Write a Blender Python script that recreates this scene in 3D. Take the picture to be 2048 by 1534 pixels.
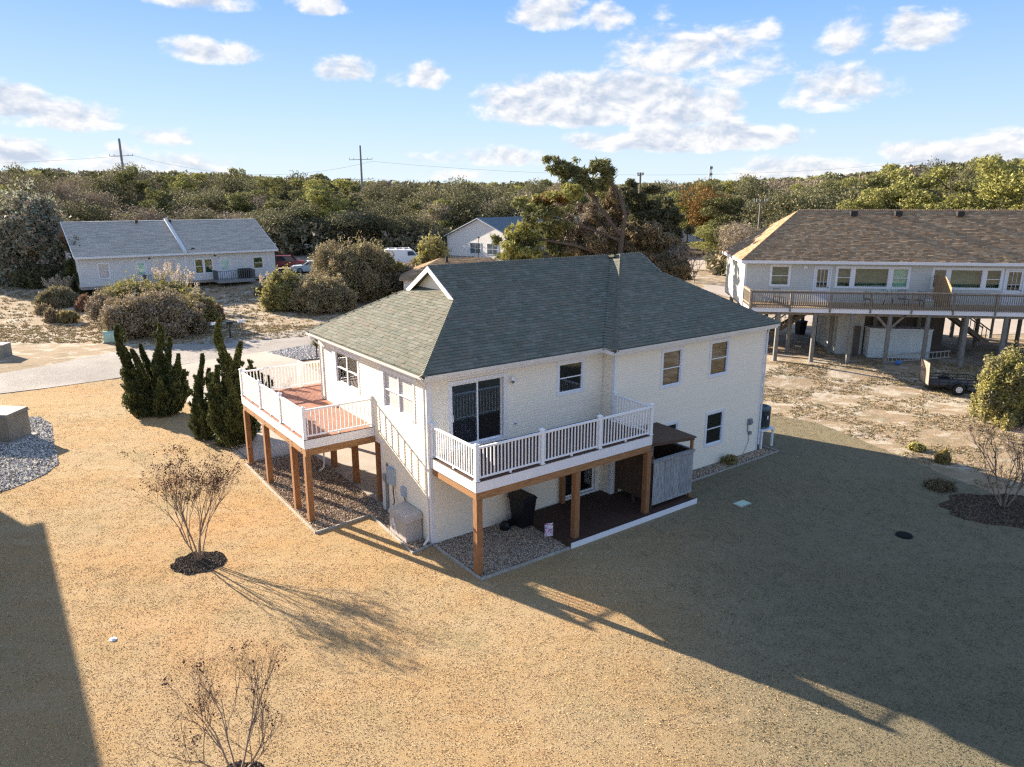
import bpy, math, random
import numpy as np
from mathutils import Vector, Matrix
R = math.radians
rng = np.random.default_rng(7)
random.seed(7)
for o in list(bpy.data.objects):
    bpy.data.objects.remove(o)
S = bpy.context.scene
COL = S.collection

# ---------------------------------------------------------------- camera
PITCH, FPX, CAMH = 0.2504, 1447.7, 10.8
cd = bpy.data.cameras.new('camera'); cam = bpy.data.objects.new('camera', cd); COL.objects.link(cam)
cam.location = (0, 0, CAMH); cam.rotation_euler = (math.pi/2-PITCH, 0, 0)
cd.sensor_width = 36; cd.lens = FPX/2048*36; cd.clip_end = 4000; cd.clip_start = .1
S.camera = cam
# ---------------------------------------------------------------- light
SUN_EL, SUN_AZ = R(20.3), R(-35.5)            # SUN_AZ: direction in which shadows fall on the ground
sdir = Vector((math.cos(SUN_AZ)*math.cos(SUN_EL), math.sin(SUN_AZ)*math.cos(SUN_EL), -math.sin(SUN_EL)))
sl = bpy.data.lights.new('sun', 'SUN'); sl.energy = 4.4; sl.angle = R(.55); sl.color = (1, .87, .70)
sun = bpy.data.objects.new('sun', sl); COL.objects.link(sun)
sun.rotation_euler = sdir.to_track_quat('-Z', 'Y').to_euler(); sun.location = (-40, 30, 40)
W_ = bpy.data.worlds.new('World'); S.world = W_; W_.use_nodes = True
S.view_settings.view_transform = 'Standard'; S.view_settings.look = 'None'; S.view_settings.gamma = 1
S.view_settings.use_curve_mapping = False; S.view_settings.exposure = 2.1
S.cycles.use_denoising = False; S.cycles.pixel_filter_type = 'BLACKMAN_HARRIS'; S.cycles.filter_width = 1.3; S.cycles.use_adaptive_sampling = False; S.cycles.max_bounces = 6; S.cycles.diffuse_bounces = 3
S.cycles.transparent_max_bounces = 8; S.cycles.caustics_reflective = False; S.cycles.caustics_refractive = False
try: S.cycles.denoiser = 'OPENIMAGEDENOISE'
except Exception: pass


class NT:
    """small node helper"""
    def __init__(s, nt):
        s.n, s.l = nt.nodes, nt.links
    def add(s, t, **k):
        nd = s.n.new(t)
        for a, b in k.items(): setattr(nd, a, b)
        return nd
    def put(s, sock, v):
        if v is None: return
        if hasattr(v, 'is_output') or isinstance(v, bpy.types.NodeSocket): s.l.new(v, sock)
        else: sock.default_value = v
    def m(s, op, a, b=None, c=None, clamp=False):
        nd = s.add('ShaderNodeMath', operation=op, use_clamp=clamp)
        for i, v in enumerate((a, b, c)): s.put(nd.inputs[i], v)
        return nd.outputs[0]
    def mr(s, v, a, b, c=0., d=1., smooth=True):
        nd = s.add('ShaderNodeMapRange', interpolation_type='SMOOTHSTEP' if smooth else 'LINEAR')
        for i, x in enumerate((v, a, b, c, d)): s.put(nd.inputs[i], x)
        return nd.outputs[0]
    def mix(s, f, a, b, mode='MIX'):
        nd = s.add('ShaderNodeMix', data_type='RGBA', blend_type=mode)
        s.put(nd.inputs[0], f)
        for i, v in ((6, a), (7, b)):
            s.put(nd.inputs[i], tuple(v)+(1,) if isinstance(v, (tuple, list)) and len(v) == 3 else v)
        return nd.outputs[2]
    def noise(s, vec, scale, detail=4, rough=.55, dist=0.):
        nd = s.add('ShaderNodeTexNoise')
        s.put(nd.inputs['Vector'], vec); nd.inputs['Scale'].default_value = scale
        nd.inputs['Detail'].default_value = detail; nd.inputs['Roughness'].default_value = rough
        nd.inputs['Distortion'].default_value = dist
        return nd.outputs[0]


# ---------------------------------------------------------------- sky
def build_world():
    t = NT(W_.node_tree); t.n.clear()
    out = t.add('ShaderNodeOutputWorld'); bg = t.add('ShaderNodeBackground'); bg.inputs[1].default_value = SKYS
    sky = t.add('ShaderNodeTexSky', sky_type='NISHITA', sun_disc=False, sun_elevation=SUN_EL)
    sky.sun_rotation = math.atan2(-sdir.x, -sdir.y)
    sky.air_density = 1.0; sky.dust_density = .35; sky.ozone_density = 2.0
    tc = t.add('ShaderNodeTexCoord'); nv = t.add('ShaderNodeVectorMath', operation='NORMALIZE')
    t.l.new(tc.outputs['Generated'], nv.inputs[0])
    sp = t.add('ShaderNodeSeparateXYZ'); t.l.new(nv.outputs[0], sp.inputs[0])
    az = t.m('MULTIPLY', t.m('ARCTAN2', sp.outputs[0], sp.outputs[1]), 57.2958)
    el = t.m('MULTIPLY', t.m('ARCSINE', sp.outputs[2]), 57.2958)
    v = t.add('ShaderNodeCombineXYZ')
    t.l.new(az, v.inputs[0]); t.l.new(t.m('MULTIPLY', el, 1.7), v.inputs[1])
    n1 = t.noise(v.outputs[0], .30, 8, .60, .25); n2 = t.noise(v.outputs[0], 1.6, 4, .6)
    v2 = t.add('ShaderNodeVectorMath', operation='ADD'); t.l.new(v.outputs[0], v2.inputs[0]); v2.inputs[1].default_value = (-.35, .75, 0)
    n1b = t.noise(v2.outputs[0], .30, 5, .60, .25)
    # clouds: (x, y, half width, half height) in degrees from the photograph's pixels
    def dirpx(x, y):
        F = Vector((0, math.cos(PITCH), -math.sin(PITCH))); U = Vector((0, math.sin(PITCH), math.cos(PITCH)))
        d = (F+Vector((1, 0, 0))*((x-1024)/FPX)-U*((y-767)/FPX)).normalized()
        return math.degrees(math.atan2(d.x, d.y)), math.degrees(math.asin(d.z))
    cl = [(1150, 212, 200, 62, 1.15), (1330, 222, 165, 52, 1.0), (1385, 280, 200, 38, 1.0), (1240, 205, 150, 60, 1.0), (1240, 285, 120, 28, .7),
          (1370, 110, 150, 52, .7), (1480, 150, 100, 40, .6), (1300, 95, 70, 35, .6), (1670, 185, 105, 50, .75), (1690, 75, 55, 45, .7), (1840, 65, 70, 45, .75),
          (1110, 30, 90, 42, .8), (1200, 40, 60, 35, .7), (430, 105, 105, 30, .7), (690, 145, 62, 32, .75), (855, 155, 48, 34, .8), (790, 160, 40, 20, .45),
          (30, 210, 75, 38, .85), (130, 235, 105, 36, .8), (330, 275, 75, 22, .6), (30, 310, 100, 34, .75), (300, 335, 180, 30, .6), (250, 300, 40, 20, .5),
          (640, 10, 60, 28, .7), (380, 0, 100, 26, .6), (1000, 316, 165, 26, .65), (920, 350, 90, 16, .5), (1525, 60, 40, 30, .5), (1325, 22, 30, 25, .4), (1770, 98, 28, 18, .5),
          (1640, 345, 200, 36, .72), (1960, 320, 170, 40, .8), (1850, 300, 130, 20, .55), (2010, 280, 70, 26, .6)]
    ents = []
    for x, y, w, h, d in cl:
        a, e = dirpx(x, y); ents.append((a, e, w/FPX*57.3, h/FPX*57.3, d))
    rr = random.Random(5)
    M = None; SH = None
    for (a, e, w, h, d) in ents:
        dx = t.m('SUBTRACT', az, a if a <= 180 else a-360)
        dx = t.m('MULTIPLY', dx, 1/w); dy = t.m('MULTIPLY', t.m('SUBTRACT', el, e), 1/h)
        dy = t.m('ADD', dy, t.m('MULTIPLY', t.m('MINIMUM', t.m('ADD', dy, .25), 0.), .9)); r2 = t.m('ADD', t.m('MULTIPLY', dx, dx), t.m('MULTIPLY', dy, dy))
        k = t.m('MULTIPLY', t.m('SUBTRACT', 1.25, r2), d)
        M = k if M is None else t.m('MAXIMUM', M, k)
    v3 = t.add('ShaderNodeVectorMath', operation='MULTIPLY'); t.l.new(nv.outputs[0], v3.inputs[0]); v3.inputs[1].default_value = (1, 1, 1.9)
    gen = t.m('MULTIPLY', t.m('SUBTRACT', t.noise(v3.outputs[0], 2.6, 2, .5), .50), 9.)
    out_ = t.m('MAXIMUM', t.mr(el, 27., 33.), t.mr(t.m('ABSOLUTE', az), 40., 48.))  # cloud cover beyond the view, added to brighten the shaded sides
    gen = t.m('SUBTRACT', t.m('MULTIPLY', t.m('ADD', gen, 1.), out_), 1.)
    M = t.m('MAXIMUM', t.m('MAXIMUM', M, t.m('MINIMUM', gen, 1.)), -1.)
    dens = t.m('ADD', t.m('MULTIPLY', M, 1.0), t.m('MULTIPLY', t.m('SUBTRACT', n1, .5), 2.3))
    dens = t.m('ADD', dens, t.m('MULTIPLY', t.m('SUBTRACT', n2, .5), .35))
    alpha = t.mr(dens, .20, .85)
    alpha = t.m('MULTIPLY', alpha, t.mr(M, -.25, .25))
    lit = t.m('ADD', .62, t.m('MULTIPLY', t.m('SUBTRACT', n1, n1b), 4.0), clamp=True)
    thin = t.mr(dens, .3, 1.4)
    lit = t.m('SUBTRACT', lit, t.m('MULTIPLY', thin, .25), clamp=True)
    ccol = t.mix(lit, CLO, CHI)
    cr = t.add('ShaderNodeValToRGB'); t.l.new(t.m('MULTIPLY', el, 1/60, clamp=True), cr.inputs[0]); e = cr.color_ramp.elements
    for i, (p_, c_) in enumerate(RAMP):
        x_ = e[i] if i < 2 else e.new(p_)
        x_.position = p_; x_.color = tuple(k/4 for k in c_)+(1,)
    gm = t.add('ShaderNodeGamma'); gm.inputs[1].default_value = .5; t.l.new(sky.outputs[0], gm.inputs[0])
    base = t.mix(1., cr.outputs[0], (4, 4, 4), 'MULTIPLY')
    hz = t.mix(.10, base, gm.outputs[0])
    c = t.mix(t.m('MULTIPLY', alpha, .93), hz, ccol)
    t.l.new(c, bg.inputs[0]); t.l.new(bg.outputs[0], out.inputs[0])

SKYS = .12
CLO, CHI = (1.15, 1.30, 1.58), (2.25, 2.18, 2.10)
RAMP = [(0, (1.62, 1.86, 1.98)), (1, (.32, .74, 1.55)), (.10, (1.02, 1.50, 2.02)), (.22, (.47, 1.00, 1.95)), (.45, (.19, .66, 1.82))]
build_world()

# ---------------------------------------------------------------- geometry of the view (used to find where things stand)
def ss(a, b, x):
    x = np.clip((x-a)/(b-a), 0, 1); return x*x*(3-2*x)
def H(x, y):
    """height of the ground"""
    return .5*ss(38.5, 47, y)+1.7*ss(58, 96, y)
def ray(px, py):
    return np.array([(px-1024)/FPX, math.cos(PITCH)-(py-767)/FPX*math.sin(PITCH), -math.sin(PITCH)-(py-767)/FPX*math.cos(PITCH)])
def at(px, py, z):
    d = ray(px, py); return np.array([0, 0, CAMH])+d*((z-CAMH)/d[2])
def G(px, py):
    z = 0.
    for _ in range(25):
        p = at(px, py, z); z = .5*z+.5*float(H(p[0], p[1]))
    return Vector((p[0], p[1], float(H(p[0], p[1]))))
def atY(px, py, Y):
    d = ray(px, py); return Vector(np.array([0, 0, CAMH])+d*(Y/d[1]))

# ---------------------------------------------------------------- materials
def mat(name, col, rough=.8, var=None, scale=3., bump=0., bscale=30., spec=.3, metal=0., stretch=None, var2=None, rnd=0., coords='Object', detail=5, transl=None):
    m = bpy.data.materials.new(name); m.use_nodes = True
    t = NT(m.node_tree); b = t.n['Principled BSDF']
    b.inputs['Roughness'].default_value = rough; b.inputs['Metallic'].default_value = metal
    b.inputs['Specular IOR Level'].default_value = spec
    tc = t.add('ShaderNodeTexCoord'); vec = tc.outputs['Object' if coords == 'World' else coords]
    if coords == 'World':
        vec = t.add('ShaderNodeNewGeometry').outputs['Position']
    if stretch:
        mp = t.add('ShaderNodeMapping'); mp.inputs['Scale'].default_value = stretch; t.l.new(vec, mp.inputs[0]); vec = mp.outputs[0]
    c = tuple(col)+(1,)
    if var is not None:
        n = t.noise(vec, scale, detail, .6)
        c = t.mix(t.mr(n, .32, .68), col, var)
        if var2 is not None:
            n3 = t.noise(vec, scale*.23, 3, .6); c = t.mix(t.mr(n3, .5, .7), c, var2)
    if rnd:
        oi = t.add('ShaderNodeObjectInfo')
        k = t.m('ADD', 1-rnd, t.m('MULTIPLY', oi.outputs['Random'], 2*rnd))
        cc = t.add('ShaderNodeCombineXYZ')
        for i in range(3): t.l.new(k, cc.inputs[i])
        c = t.mix(1., c, cc.outputs[0], 'MULTIPLY')
    t.put(b.inputs['Base Color'], c)
    if bump:
        bp = t.add('ShaderNodeBump'); bp.inputs['Strength'].default_value = bump; bp.inputs['Distance'].default_value = .02
        t.l.new(t.noise(vec, bscale, 4, .6), bp.inputs['Height']); t.l.new(bp.outputs[0], b.inputs['Normal'])
    if transl:
        tr = t.add('ShaderNodeBsdfTranslucent'); t.put(tr.inputs[0], c)
        mx = t.add('ShaderNodeMixShader'); mx.inputs[0].default_value = transl
        t.l.new(b.outputs[0], mx.inputs[1]); t.l.new(tr.outputs[0], mx.inputs[2])
        t.l.new(mx.outputs[0], t.n['Material Output'].inputs[0])
    return m

def glass_mat(name, tint=(.5, .55, .55), refl=.22):
    m = bpy.data.materials.new(name); m.use_nodes = True; t = NT(m.node_tree); t.n.clear()
    o = t.add('ShaderNodeOutputMaterial'); tr = t.add('ShaderNodeBsdfTransparent'); tr.inputs[0].default_value = tint+(1,)
    g = t.add('ShaderNodeBsdfGlossy'); g.inputs['Roughness'].default_value = .04; g.inputs[0].default_value = (.85, .9, .95, 1)
    f = t.add('ShaderNodeFresnel'); f.inputs[0].default_value = 1.5
    gb = t.add('ShaderNodeNewGeometry'); k = t.m('MULTIPLY', t.m('ADD', f.outputs[0], refl, clamp=True), t.m('SUBTRACT', 1., gb.outputs['Backfacing']))
    mx = t.add('ShaderNodeMixShader'); t.l.new(k, mx.inputs[0]); t.l.new(tr.outputs[0], mx.inputs[1]); t.l.new(g.outputs[0], mx.inputs[2])
    t.l.new(mx.outputs[0], o.inputs[0]); return m

M = {}
M['siding'] = mat('cream_vinyl', (.88, .79, .63), .55, (.89, .80, .65), .8, spec=.3, rnd=.015)
M['trim'] = mat('white_trim', (.80, .79, .80), .5, (.76, .75, .76), 1.5)
M['vinyl'] = mat('white_vinyl_rail', (.82, .82, .82), .4)
M['gutter'] = mat('gutter_white', (.80, .79, .76), .45, (.72, .71, .68), 2)
M['dark'] = mat('dark_interior', (.085, .065, .045), .9, (.05, .038, .028), 3)
M['curtain'] = mat('curtain', (.75, .62, .58), .9, (.6, .55, .55), 4)
M['curtain2'] = mat('pale_drape', (.22, .25, .27), .9, (.1, .1, .1), 8, stretch=(6, 1, .3))
M['blindm'] = mat('white_blind', (.88, .80, .77), .7)
M['glass_c'] = glass_mat('clear_window_glass', (.93, .93, .93), .02)
M['glass'] = glass_mat('window_glass', refl=.09)
M['glass_r'] = glass_mat('window_glass_reflecting', (.6, .65, .68), .20)
M['glass_g'] = glass_mat('green_window_glass', (.75, .95, .88), .08)
shc = [(.118, .119, .092), (.136, .136, .108), (.158, .155, .125), (.120, .127, .100), (.148, .134, .104)]
M['sh'] = [mat('green_shingle', c, .95, tuple(x*1.35 for x in c), 18, bump=.5, bscale=90, spec=.15, rnd=.06) for c in shc]
nsc = [(.27, .175, .10), (.32, .21, .125), (.22, .145, .085), (.35, .25, .155), (.26, .18, .11)]
M['nsh'] = [mat('brown_shingle', c, .95, tuple(x*1.3 for x in c), 14, spec=.1) for c in nsc]
M['pt'] = mat('treated_post_wood', (.33, .165, .075), .75, (.22, .105, .045), 5, bump=.3, bscale=25, stretch=(6, 6, .8))
M['pt_beam'] = mat('treated_beam_wood', (.38, .205, .095), .75, (.26, .13, .055), 4, bump=.3, stretch=(1, 6, 6))
M['deck_red'] = mat('redwood_deck', (.33, .155, .10), .7, (.25, .11, .07), 6, bump=.2, rnd=.13)
M['deck_dark'] = mat('brown_deck', (.085, .045, .03), .75, (.06, .032, .022), 6, bump=.2, rnd=.12)
M['grey_wood'] = mat('weathered_plank', (.38, .41, .42), .85, (.22, .20, .18), 7, bump=.4, stretch=(4, 4, .6), rnd=.12)
M['brown_wood'] = mat('brown_plank', (.12, .075, .05), .85, (.07, .045, .03), 6, bump=.3, stretch=(4, 4, .6), rnd=.12)
M['concrete'] = mat('concrete', (.40, .36, .32), .9, (.33, .30, .26), 1.2, bump=.2, bscale=60)
M['box_beige'] = mat('beige_cabinet', (.46, .42, .38), .5, (.42, .385, .35), 2)
M['box_grey'] = mat('grey_cabinet', (.30, .33, .34), .5, (.24, .26, .26), 3)
M['metal_grey'] = mat('painted_grey_metal', (.22, .25, .28), .45, metal=.2)
M['meter'] = mat('meter_blue_grey', (.36, .43, .50), .5)
M['black'] = mat('black_plastic', (.012, .012, .014), .45)
M['blackm'] = mat('black_metal', (.02, .02, .022), .5)
M['cable'] = mat('cable', (.05, .05, .055), .6)
M['ac'] = mat('ac_cabinet', (.12, .155, .17), .5, (.09, .12, .13), 4)
M['edging'] = mat('edging_board', (.30, .27, .22), .85, (.42, .40, .36), 2.5, bump=.3, stretch=(3, 3, 1))
M['green_box'] = mat('pale_green_box', (.38, .52, .40), .55, (.42, .56, .46), 3)
M['asphalt'] = mat('asphalt', (.235, .21, .185), .9, (.29, .26, .23), .7, bump=.6, bscale=120, coords='World', var2=(.34, .31, .275))
M['conc_drive'] = mat('pale_concrete_driveway', (.36, .305, .25), .9, (.41, .35, .29), .5, bump=.3, bscale=90, coords='World')
M['bark'] = mat('bark', (.13, .10, .08), .9, (.08, .06, .05), 6, bump=.5)
M['bark_pale'] = mat('pale_bark', (.30, .23, .17), .85, (.18, .13, .10), 6)
M['twig'] = mat('twig_brown', (.16, .11, .085), .9, (.11, .075, .06), 5)
M['seed'] = mat('seed_heads', (.13, .055, .04), .9, (.09, .04, .03), 5)
def leafm(name, a, b, rnd=.2, tr=.25, sc=1.2): return mat(name, a, .75, b, sc, rnd=rnd, transl=tr, spec=.2, coords='World', detail=3)
M['l_pine'] = leafm('pine_needles', (.185, .185, .075), (.12, .125, .055))
M['l_pine2'] = leafm('yellow_green_needles', (.34, .32, .095), (.22, .22, .07), .15)
M['l_cedar'] = leafm('cedar_foliage', (.26, .27, .20), (.18, .19, .14), .1, .3)
M['l_oak'] = leafm('live_oak_leaves', (.135, .13, .064), (.082, .085, .046), .25)
M['l_olive'] = leafm('olive_leaves', (.27, .245, .13), (.175, .16, .09), .25)
M['l_orange'] = leafm('orange_leaves', (.24, .12, .035), (.14, .10, .03), .15)
M['l_bare'] = leafm('bare_twigs', (.34, .28, .21), (.22, .18, .135), .2, 0.1)
M['l_brown'] = leafm('brown_scrub', (.30, .235, .135), (.20, .16, .095), .25, .2)
M['l_jun'] = leafm('juniper_foliage', (.095, .110, .038), (.048, .060, .024), .1, .12, 2.)
M['l_yucca'] = leafm('yucca_leaves', (.16, .18, .06), (.10, .12, .04), .1)
M['l_bush'] = leafm('wax_myrtle_leaves', (.33, .30, .09), (.21, .19, .07), .2, .3)
M['l_gold'] = leafm('golden_grass', (.42, .33, .13), (.30, .23, .09), .15, .3)
M['plume'] = leafm('pampas_plumes', (.62, .53, .42), (.5, .42, .33), .1, .3)
M['mound'] = leafm('tan_grass_mound', (.30, .23, .14), (.22, .17, .10), .2, .2)
M['redgrass'] = leafm('reddish_grass', (.28, .16, .10), (.2, .12, .08), .1, .2)


# ---------------------------------------------------------------- mesh building
class MB:
    def __init__(s): s.v, s.f, s.mi = [], [], []
    def add(s, vs, fs, mi=0):
        n = len(s.v); s.v += [tuple(v) for v in vs]; s.f += [tuple(n+i for i in f) for f in fs]; s.mi += [mi]*len(fs); return s
    def box(s, a, b, mi=0):
        x0, y0, z0 = (min(a[i], b[i]) for i in range(3)); x1, y1, z1 = (max(a[i], b[i]) for i in range(3))
        return s.hexa([(x0, y0, z0), (x1, y0, z0), (x1, y1, z0), (x0, y1, z0), (x0, y0, z1), (x1, y0, z1), (x1, y1, z1), (x0, y1, z1)], mi)
    def hexa(s, p, mi=0):
        return s.add(p, [(0, 3, 2, 1), (4, 5, 6, 7), (0, 1, 5, 4), (1, 2, 6, 5), (2, 3, 7, 6), (3, 0, 4, 7)], mi)
    def bar(s, a, b, w, h=None, mi=0, up=(0, 0, 1)):
        a, b, up = Vector(a), Vector(b), Vector(up); h = h or w
        d = (b-a).normalized(); x = d.cross(up)
        if x.length < 1e-4: x = d.cross(Vector((1, 0, 0)))
        x.normalize(); y = x.cross(d)
        x, y = x*w/2, y*h/2
        return s.hexa([a-x-y, a+x-y, b+x-y, b-x-y, a-x+y, a+x+y, b+x+y, b-x+y], mi)
    def tube(s, pts, rad, n=6, mi=0, cap=True):
        pts = [Vector(p) for p in pts]; rs = rad if isinstance(rad, (list, tuple)) else [rad]*len(pts)
        base = len(s.v); ux = None
        for i, p in enumerate(pts):
            d = (pts[min(i+1, len(pts)-1)]-pts[max(i-1, 0)])
            if d.length < 1e-7: d = Vector((0, 0, 1))
            d.normalize()
            if ux is None:
                ux = d.cross(Vector((0, 0, 1)))
                if ux.length < 1e-3: ux = Vector((1, 0, 0))
            ux = (ux-d*ux.dot(d)); ux.normalize(); uy = d.cross(ux)
            for k in range(n):
                t = 2*math.pi*k/n; s.v.append(tuple(p+(ux*math.cos(t)+uy*math.sin(t))*rs[i]))
        for i in range(len(pts)-1):
            for k in range(n):
                a = base+i*n+k; b = base+i*n+(k+1) % n
                s.f.append((a, b, b+n, a+n)); s.mi.append(mi)
        if cap:
            s.f.append(tuple(base+k for k in range(n))[::-1]); s.mi.append(mi)
            e = base+(len(pts)-1)*n; s.f.append(tuple(e+k for k in range(n))); s.mi.append(mi)
        return s
    def cyl(s, c, r, h, n=16, mi=0, axis=2, r2=None):
        c = Vector(c); a = Vector((0, 0, 0)); a[axis] = h
        return s.tube([c, c+a], [r, r if r2 is None else r2], n, mi)
    def mesh(s, name, mats):
        me = bpy.data.meshes.new(name); me.from_pydata(s.v, [], s.f)
        for m in (mats if isinstance(mats, (list, tuple)) else [mats]): me.materials.append(m)
        if any(s.mi): me.polygons.foreach_set('material_index', s.mi)
        me.update(); return me
    def build(s, name, mats, parent=None, **k):
        return obj(name, s.mesh(name, mats), parent, **k)

def obj(name, me, parent=None, loc=None, rz=None, label=None, cat=None, group=None, kind=None, mw=None):
    o = bpy.data.objects.new(name, me); COL.objects.link(o)
    if parent: o.parent = parent
    if loc is not None: o.location = loc
    if rz is not None: o.rotation_euler[2] = rz
    if mw is not None: o.matrix_local = mw
    tag(o, label, cat, group, kind); return o
def tag(o, label=None, cat=None, group=None, kind=None):
    for k, v in (('label', label), ('category', cat), ('group', group), ('kind', kind)):
        if v: o[k] = v
    return o
def thing(name, label, cat, loc=(0, 0, 0), rz=0, group=None):
    o = bpy.data.objects.new(name, None); COL.objects.link(o); o.empty_display_size = .1
    o.location = loc; o.rotation_euler[2] = rz; return tag(o, label, cat, group)
def copy_tree(o, parent=None):
    c = o.copy(); COL.objects.link(c)
    if parent: c.parent = parent
    for ch in list(o.children): copy_tree(ch, c)
    return c

def np_mesh(name, verts, nper, mats, midx=None):
    """verts: (N*nper,3) independent polygons of nper corners"""
    n = len(verts)//nper
    me = bpy.data.meshes.new(name); me.vertices.add(n*nper); me.vertices.foreach_set('co', np.ascontiguousarray(verts, dtype=np.float32).ravel())
    me.loops.add(n*nper); me.loops.foreach_set('vertex_index', np.arange(n*nper, dtype=np.int32))
    me.polygons.add(n); me.polygons.foreach_set('loop_start', np.arange(0, n*nper, nper, dtype=np.int32))
    me.polygons.foreach_set('loop_total', np.full(n, nper, dtype=np.int32))
    for m in (mats if isinstance(mats, (list, tuple)) else [mats]): me.materials.append(m)
    if midx is not None: me.polygons.foreach_set('material_index', midx.astype(np.int32))
    me.update(calc_edges=True); return me

def leaf_verts(c, size, rg, flat=0., axis=None, elong=1.5, tri=False):
    """one small four-cornered leaf blade per centre, turned at random"""
    n = len(c); sz = size*rg.uniform(.6, 1.4, n)[:, None]
    a = rg.normal(size=(n, 3)); a[:, 2] *= (1-flat)
    if axis is not None: a = a*.45+axis
    a /= np.linalg.norm(a, axis=1)[:, None]+1e-9
    b = np.cross(a, rg.normal(size=(n, 3))); b /= np.linalg.norm(b, axis=1)[:, None]+1e-9
    L = a*sz*elong*.5; Wd = b*sz*.5
    if tri: return np.stack([c-L-Wd, c+Wd*1.1-L*.3, c+L*1.1], 1).reshape(-1, 3)
    return np.stack([c-L, c+Wd*.8, c+L, c-Wd*.8], 1).reshape(-1, 3)

def blob_pts(blobs, dens, rg, shell=.55):
    """points in the outer part of lumpy ellipsoids; blobs = (cx,cy,cz,rx,ry,rz)"""
    out = []
    for b in blobs:
        b = np.array(b, float); n = max(8, int(dens*b[3]*b[5]*4*3.14*.6))
        d = rg.normal(size=(n, 3)); d /= np.linalg.norm(d, axis=1)[:, None]
        ph = rg.uniform(0, 6, 6)
        lump = 1+.16*np.sin(d[:, 0]*5+ph[0])*np.sin(d[:, 1]*5+ph[1])+.12*np.sin(d[:, 2]*8+ph[2]+d[:, 0]*6)
        r = (shell+(1-shell)*rg.random(n)**.6)*lump
        out.append(b[:3]+d*r[:, None]*b[3:6])
    return np.concatenate(out)
exec_parts = []

# ---------------------------------------------------------------- house frame
HX, HY, YAW = -2.5553, 21.2733, .6318
def hw(u, v, z=0.):
    c, s = math.cos(YAW), math.sin(YAW); return Vector((HX+u*c-v*s, HY+u*s+v*c, z))

# ---------------------------------------------------------------- ground
def build_ground():
    def axis(a, b, st, far):
        x = list(np.arange(a, b+.1, st)); k = st
        lo, hi = a, b
        while hi < far:
            k *= 1.35; hi += k; lo -= k; x = [lo]+x+[hi]
        return np.array(x)
    xs, ys = axis(-70, 80, 1., 2600), axis(4, 124, 1., 2600)
    X, Y = np.meshgrid(xs, ys); Z = H(X, Y)+.0*X
    v = np.stack([X, Y, Z], -1).reshape(-1, 3); nx, ny = len(xs), len(ys)
    i = np.arange((nx-1)*(ny-1)); r, c = i//(nx-1), i % (nx-1); a = r*nx+c
    f = np.stack([a, a+1, a+1+nx, a+nx], 1)
    me = bpy.data.meshes.new('ground'); me.from_pydata(v.tolist(), [], f.tolist())
    m = bpy.data.materials.new('sandy_ground'); m.use_nodes = True; t = NT(m.node_tree); b = t.n['Principled BSDF']
    b.inputs['Roughness'].default_value = 1; b.inputs['Specular IOR Level'].default_value = .1
    p = t.add('ShaderNodeNewGeometry').outputs['Position']
    mp = t.add('ShaderNodeMapping'); mp.inputs['Scale'].default_value = (.8, 1.25, 1); mp.inputs['Rotation'].default_value = (0, 0, .5); t.l.new(p, mp.inputs[0])
    n1, n2, n3 = t.noise(mp.outputs[0], .9, 8, .68, .4), t.noise(p, .12, 4, .6), t.noise(p, 9, 4, .7)
    sand = t.mix(n3, (.48, .41, .32), (.38, .32, .24)); dry = t.mix(n3, (.34, .255, .165), (.25, .185, .12))
    k = t.mr(t.m('ADD', n1, t.m('MULTIPLY', t.m('SUBTRACT', n2, .5), .5)), .47, .59)
    c = t.mix(k, dry, sand)
    c = t.mix(t.m('MULTIPLY', t.mr(t.noise(p, .55, 6, .7), .5, .66), .5), c, (.16, .14, .075))
    sy = t.add('ShaderNodeSeparateXYZ'); t.l.new(p, sy.inputs[0])
    c = t.mix(t.m('MULTIPLY', t.mr(sy.outputs[1], 100., 125.), .8), c, (.07, .06, .035))
    # reddish patch of creeping grass by the street
    t.l.new(c, b.inputs['Base Color'])
    bp = t.add('ShaderNodeBump'); bp.inputs['Strength'].default_value = .8; bp.inputs['Distance'].default_value = .12
    t.l.new(t.m('ADD', n1, t.m('MULTIPLY', n3, .25)), bp.inputs['Height']); t.l.new(bp.outputs[0], b.inputs['Normal'])
    me.materials.append(m); obj('ground', me, kind='structure')
build_ground()

import bmesh
def sheet(name, poly, off, m, step=1.0, kind='structure', thick=0.):
    bm = bmesh.new(); vs = [bm.verts.new((p[0], p[1], 0)) for p in poly]; bm.faces.new(vs)
    xs = [p[0] for p in poly]; ys = [p[1] for p in poly]
    if max(ys) > 38.:
        for ax, (lo, hi) in enumerate(((min(xs), max(xs)), (min(ys), max(ys)))):
            x = math.floor(lo)+step
            while x < hi:
                co = (x, 0, 0) if ax == 0 else (0, x, 0); no = (1, 0, 0) if ax == 0 else (0, 1, 0)
                bmesh.ops.bisect_plane(bm, geom=bm.verts[:]+bm.edges[:]+bm.faces[:], plane_co=co, plane_no=no)
                x += step
    for v in bm.verts: v.co.z = float(H(v.co.x, v.co.y))+off
    bmesh.ops.recalc_face_normals(bm, faces=bm.faces[:])
    if bm.faces[:] and bm.faces[:][0].normal.z < 0: bmesh.ops.reverse_faces(bm, faces=bm.faces[:])
    if thick:
        r = bmesh.ops.extrude_face_region(bm, geom=bm.faces[:])
        for e in r['geom']:
            if isinstance(e, bmesh.types.BMVert): e.co.z += thick
    me = bpy.data.meshes.new(name); bm.to_mesh(me); bm.free(); me.materials.append(m)
    return obj(name, me, kind=kind)

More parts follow.
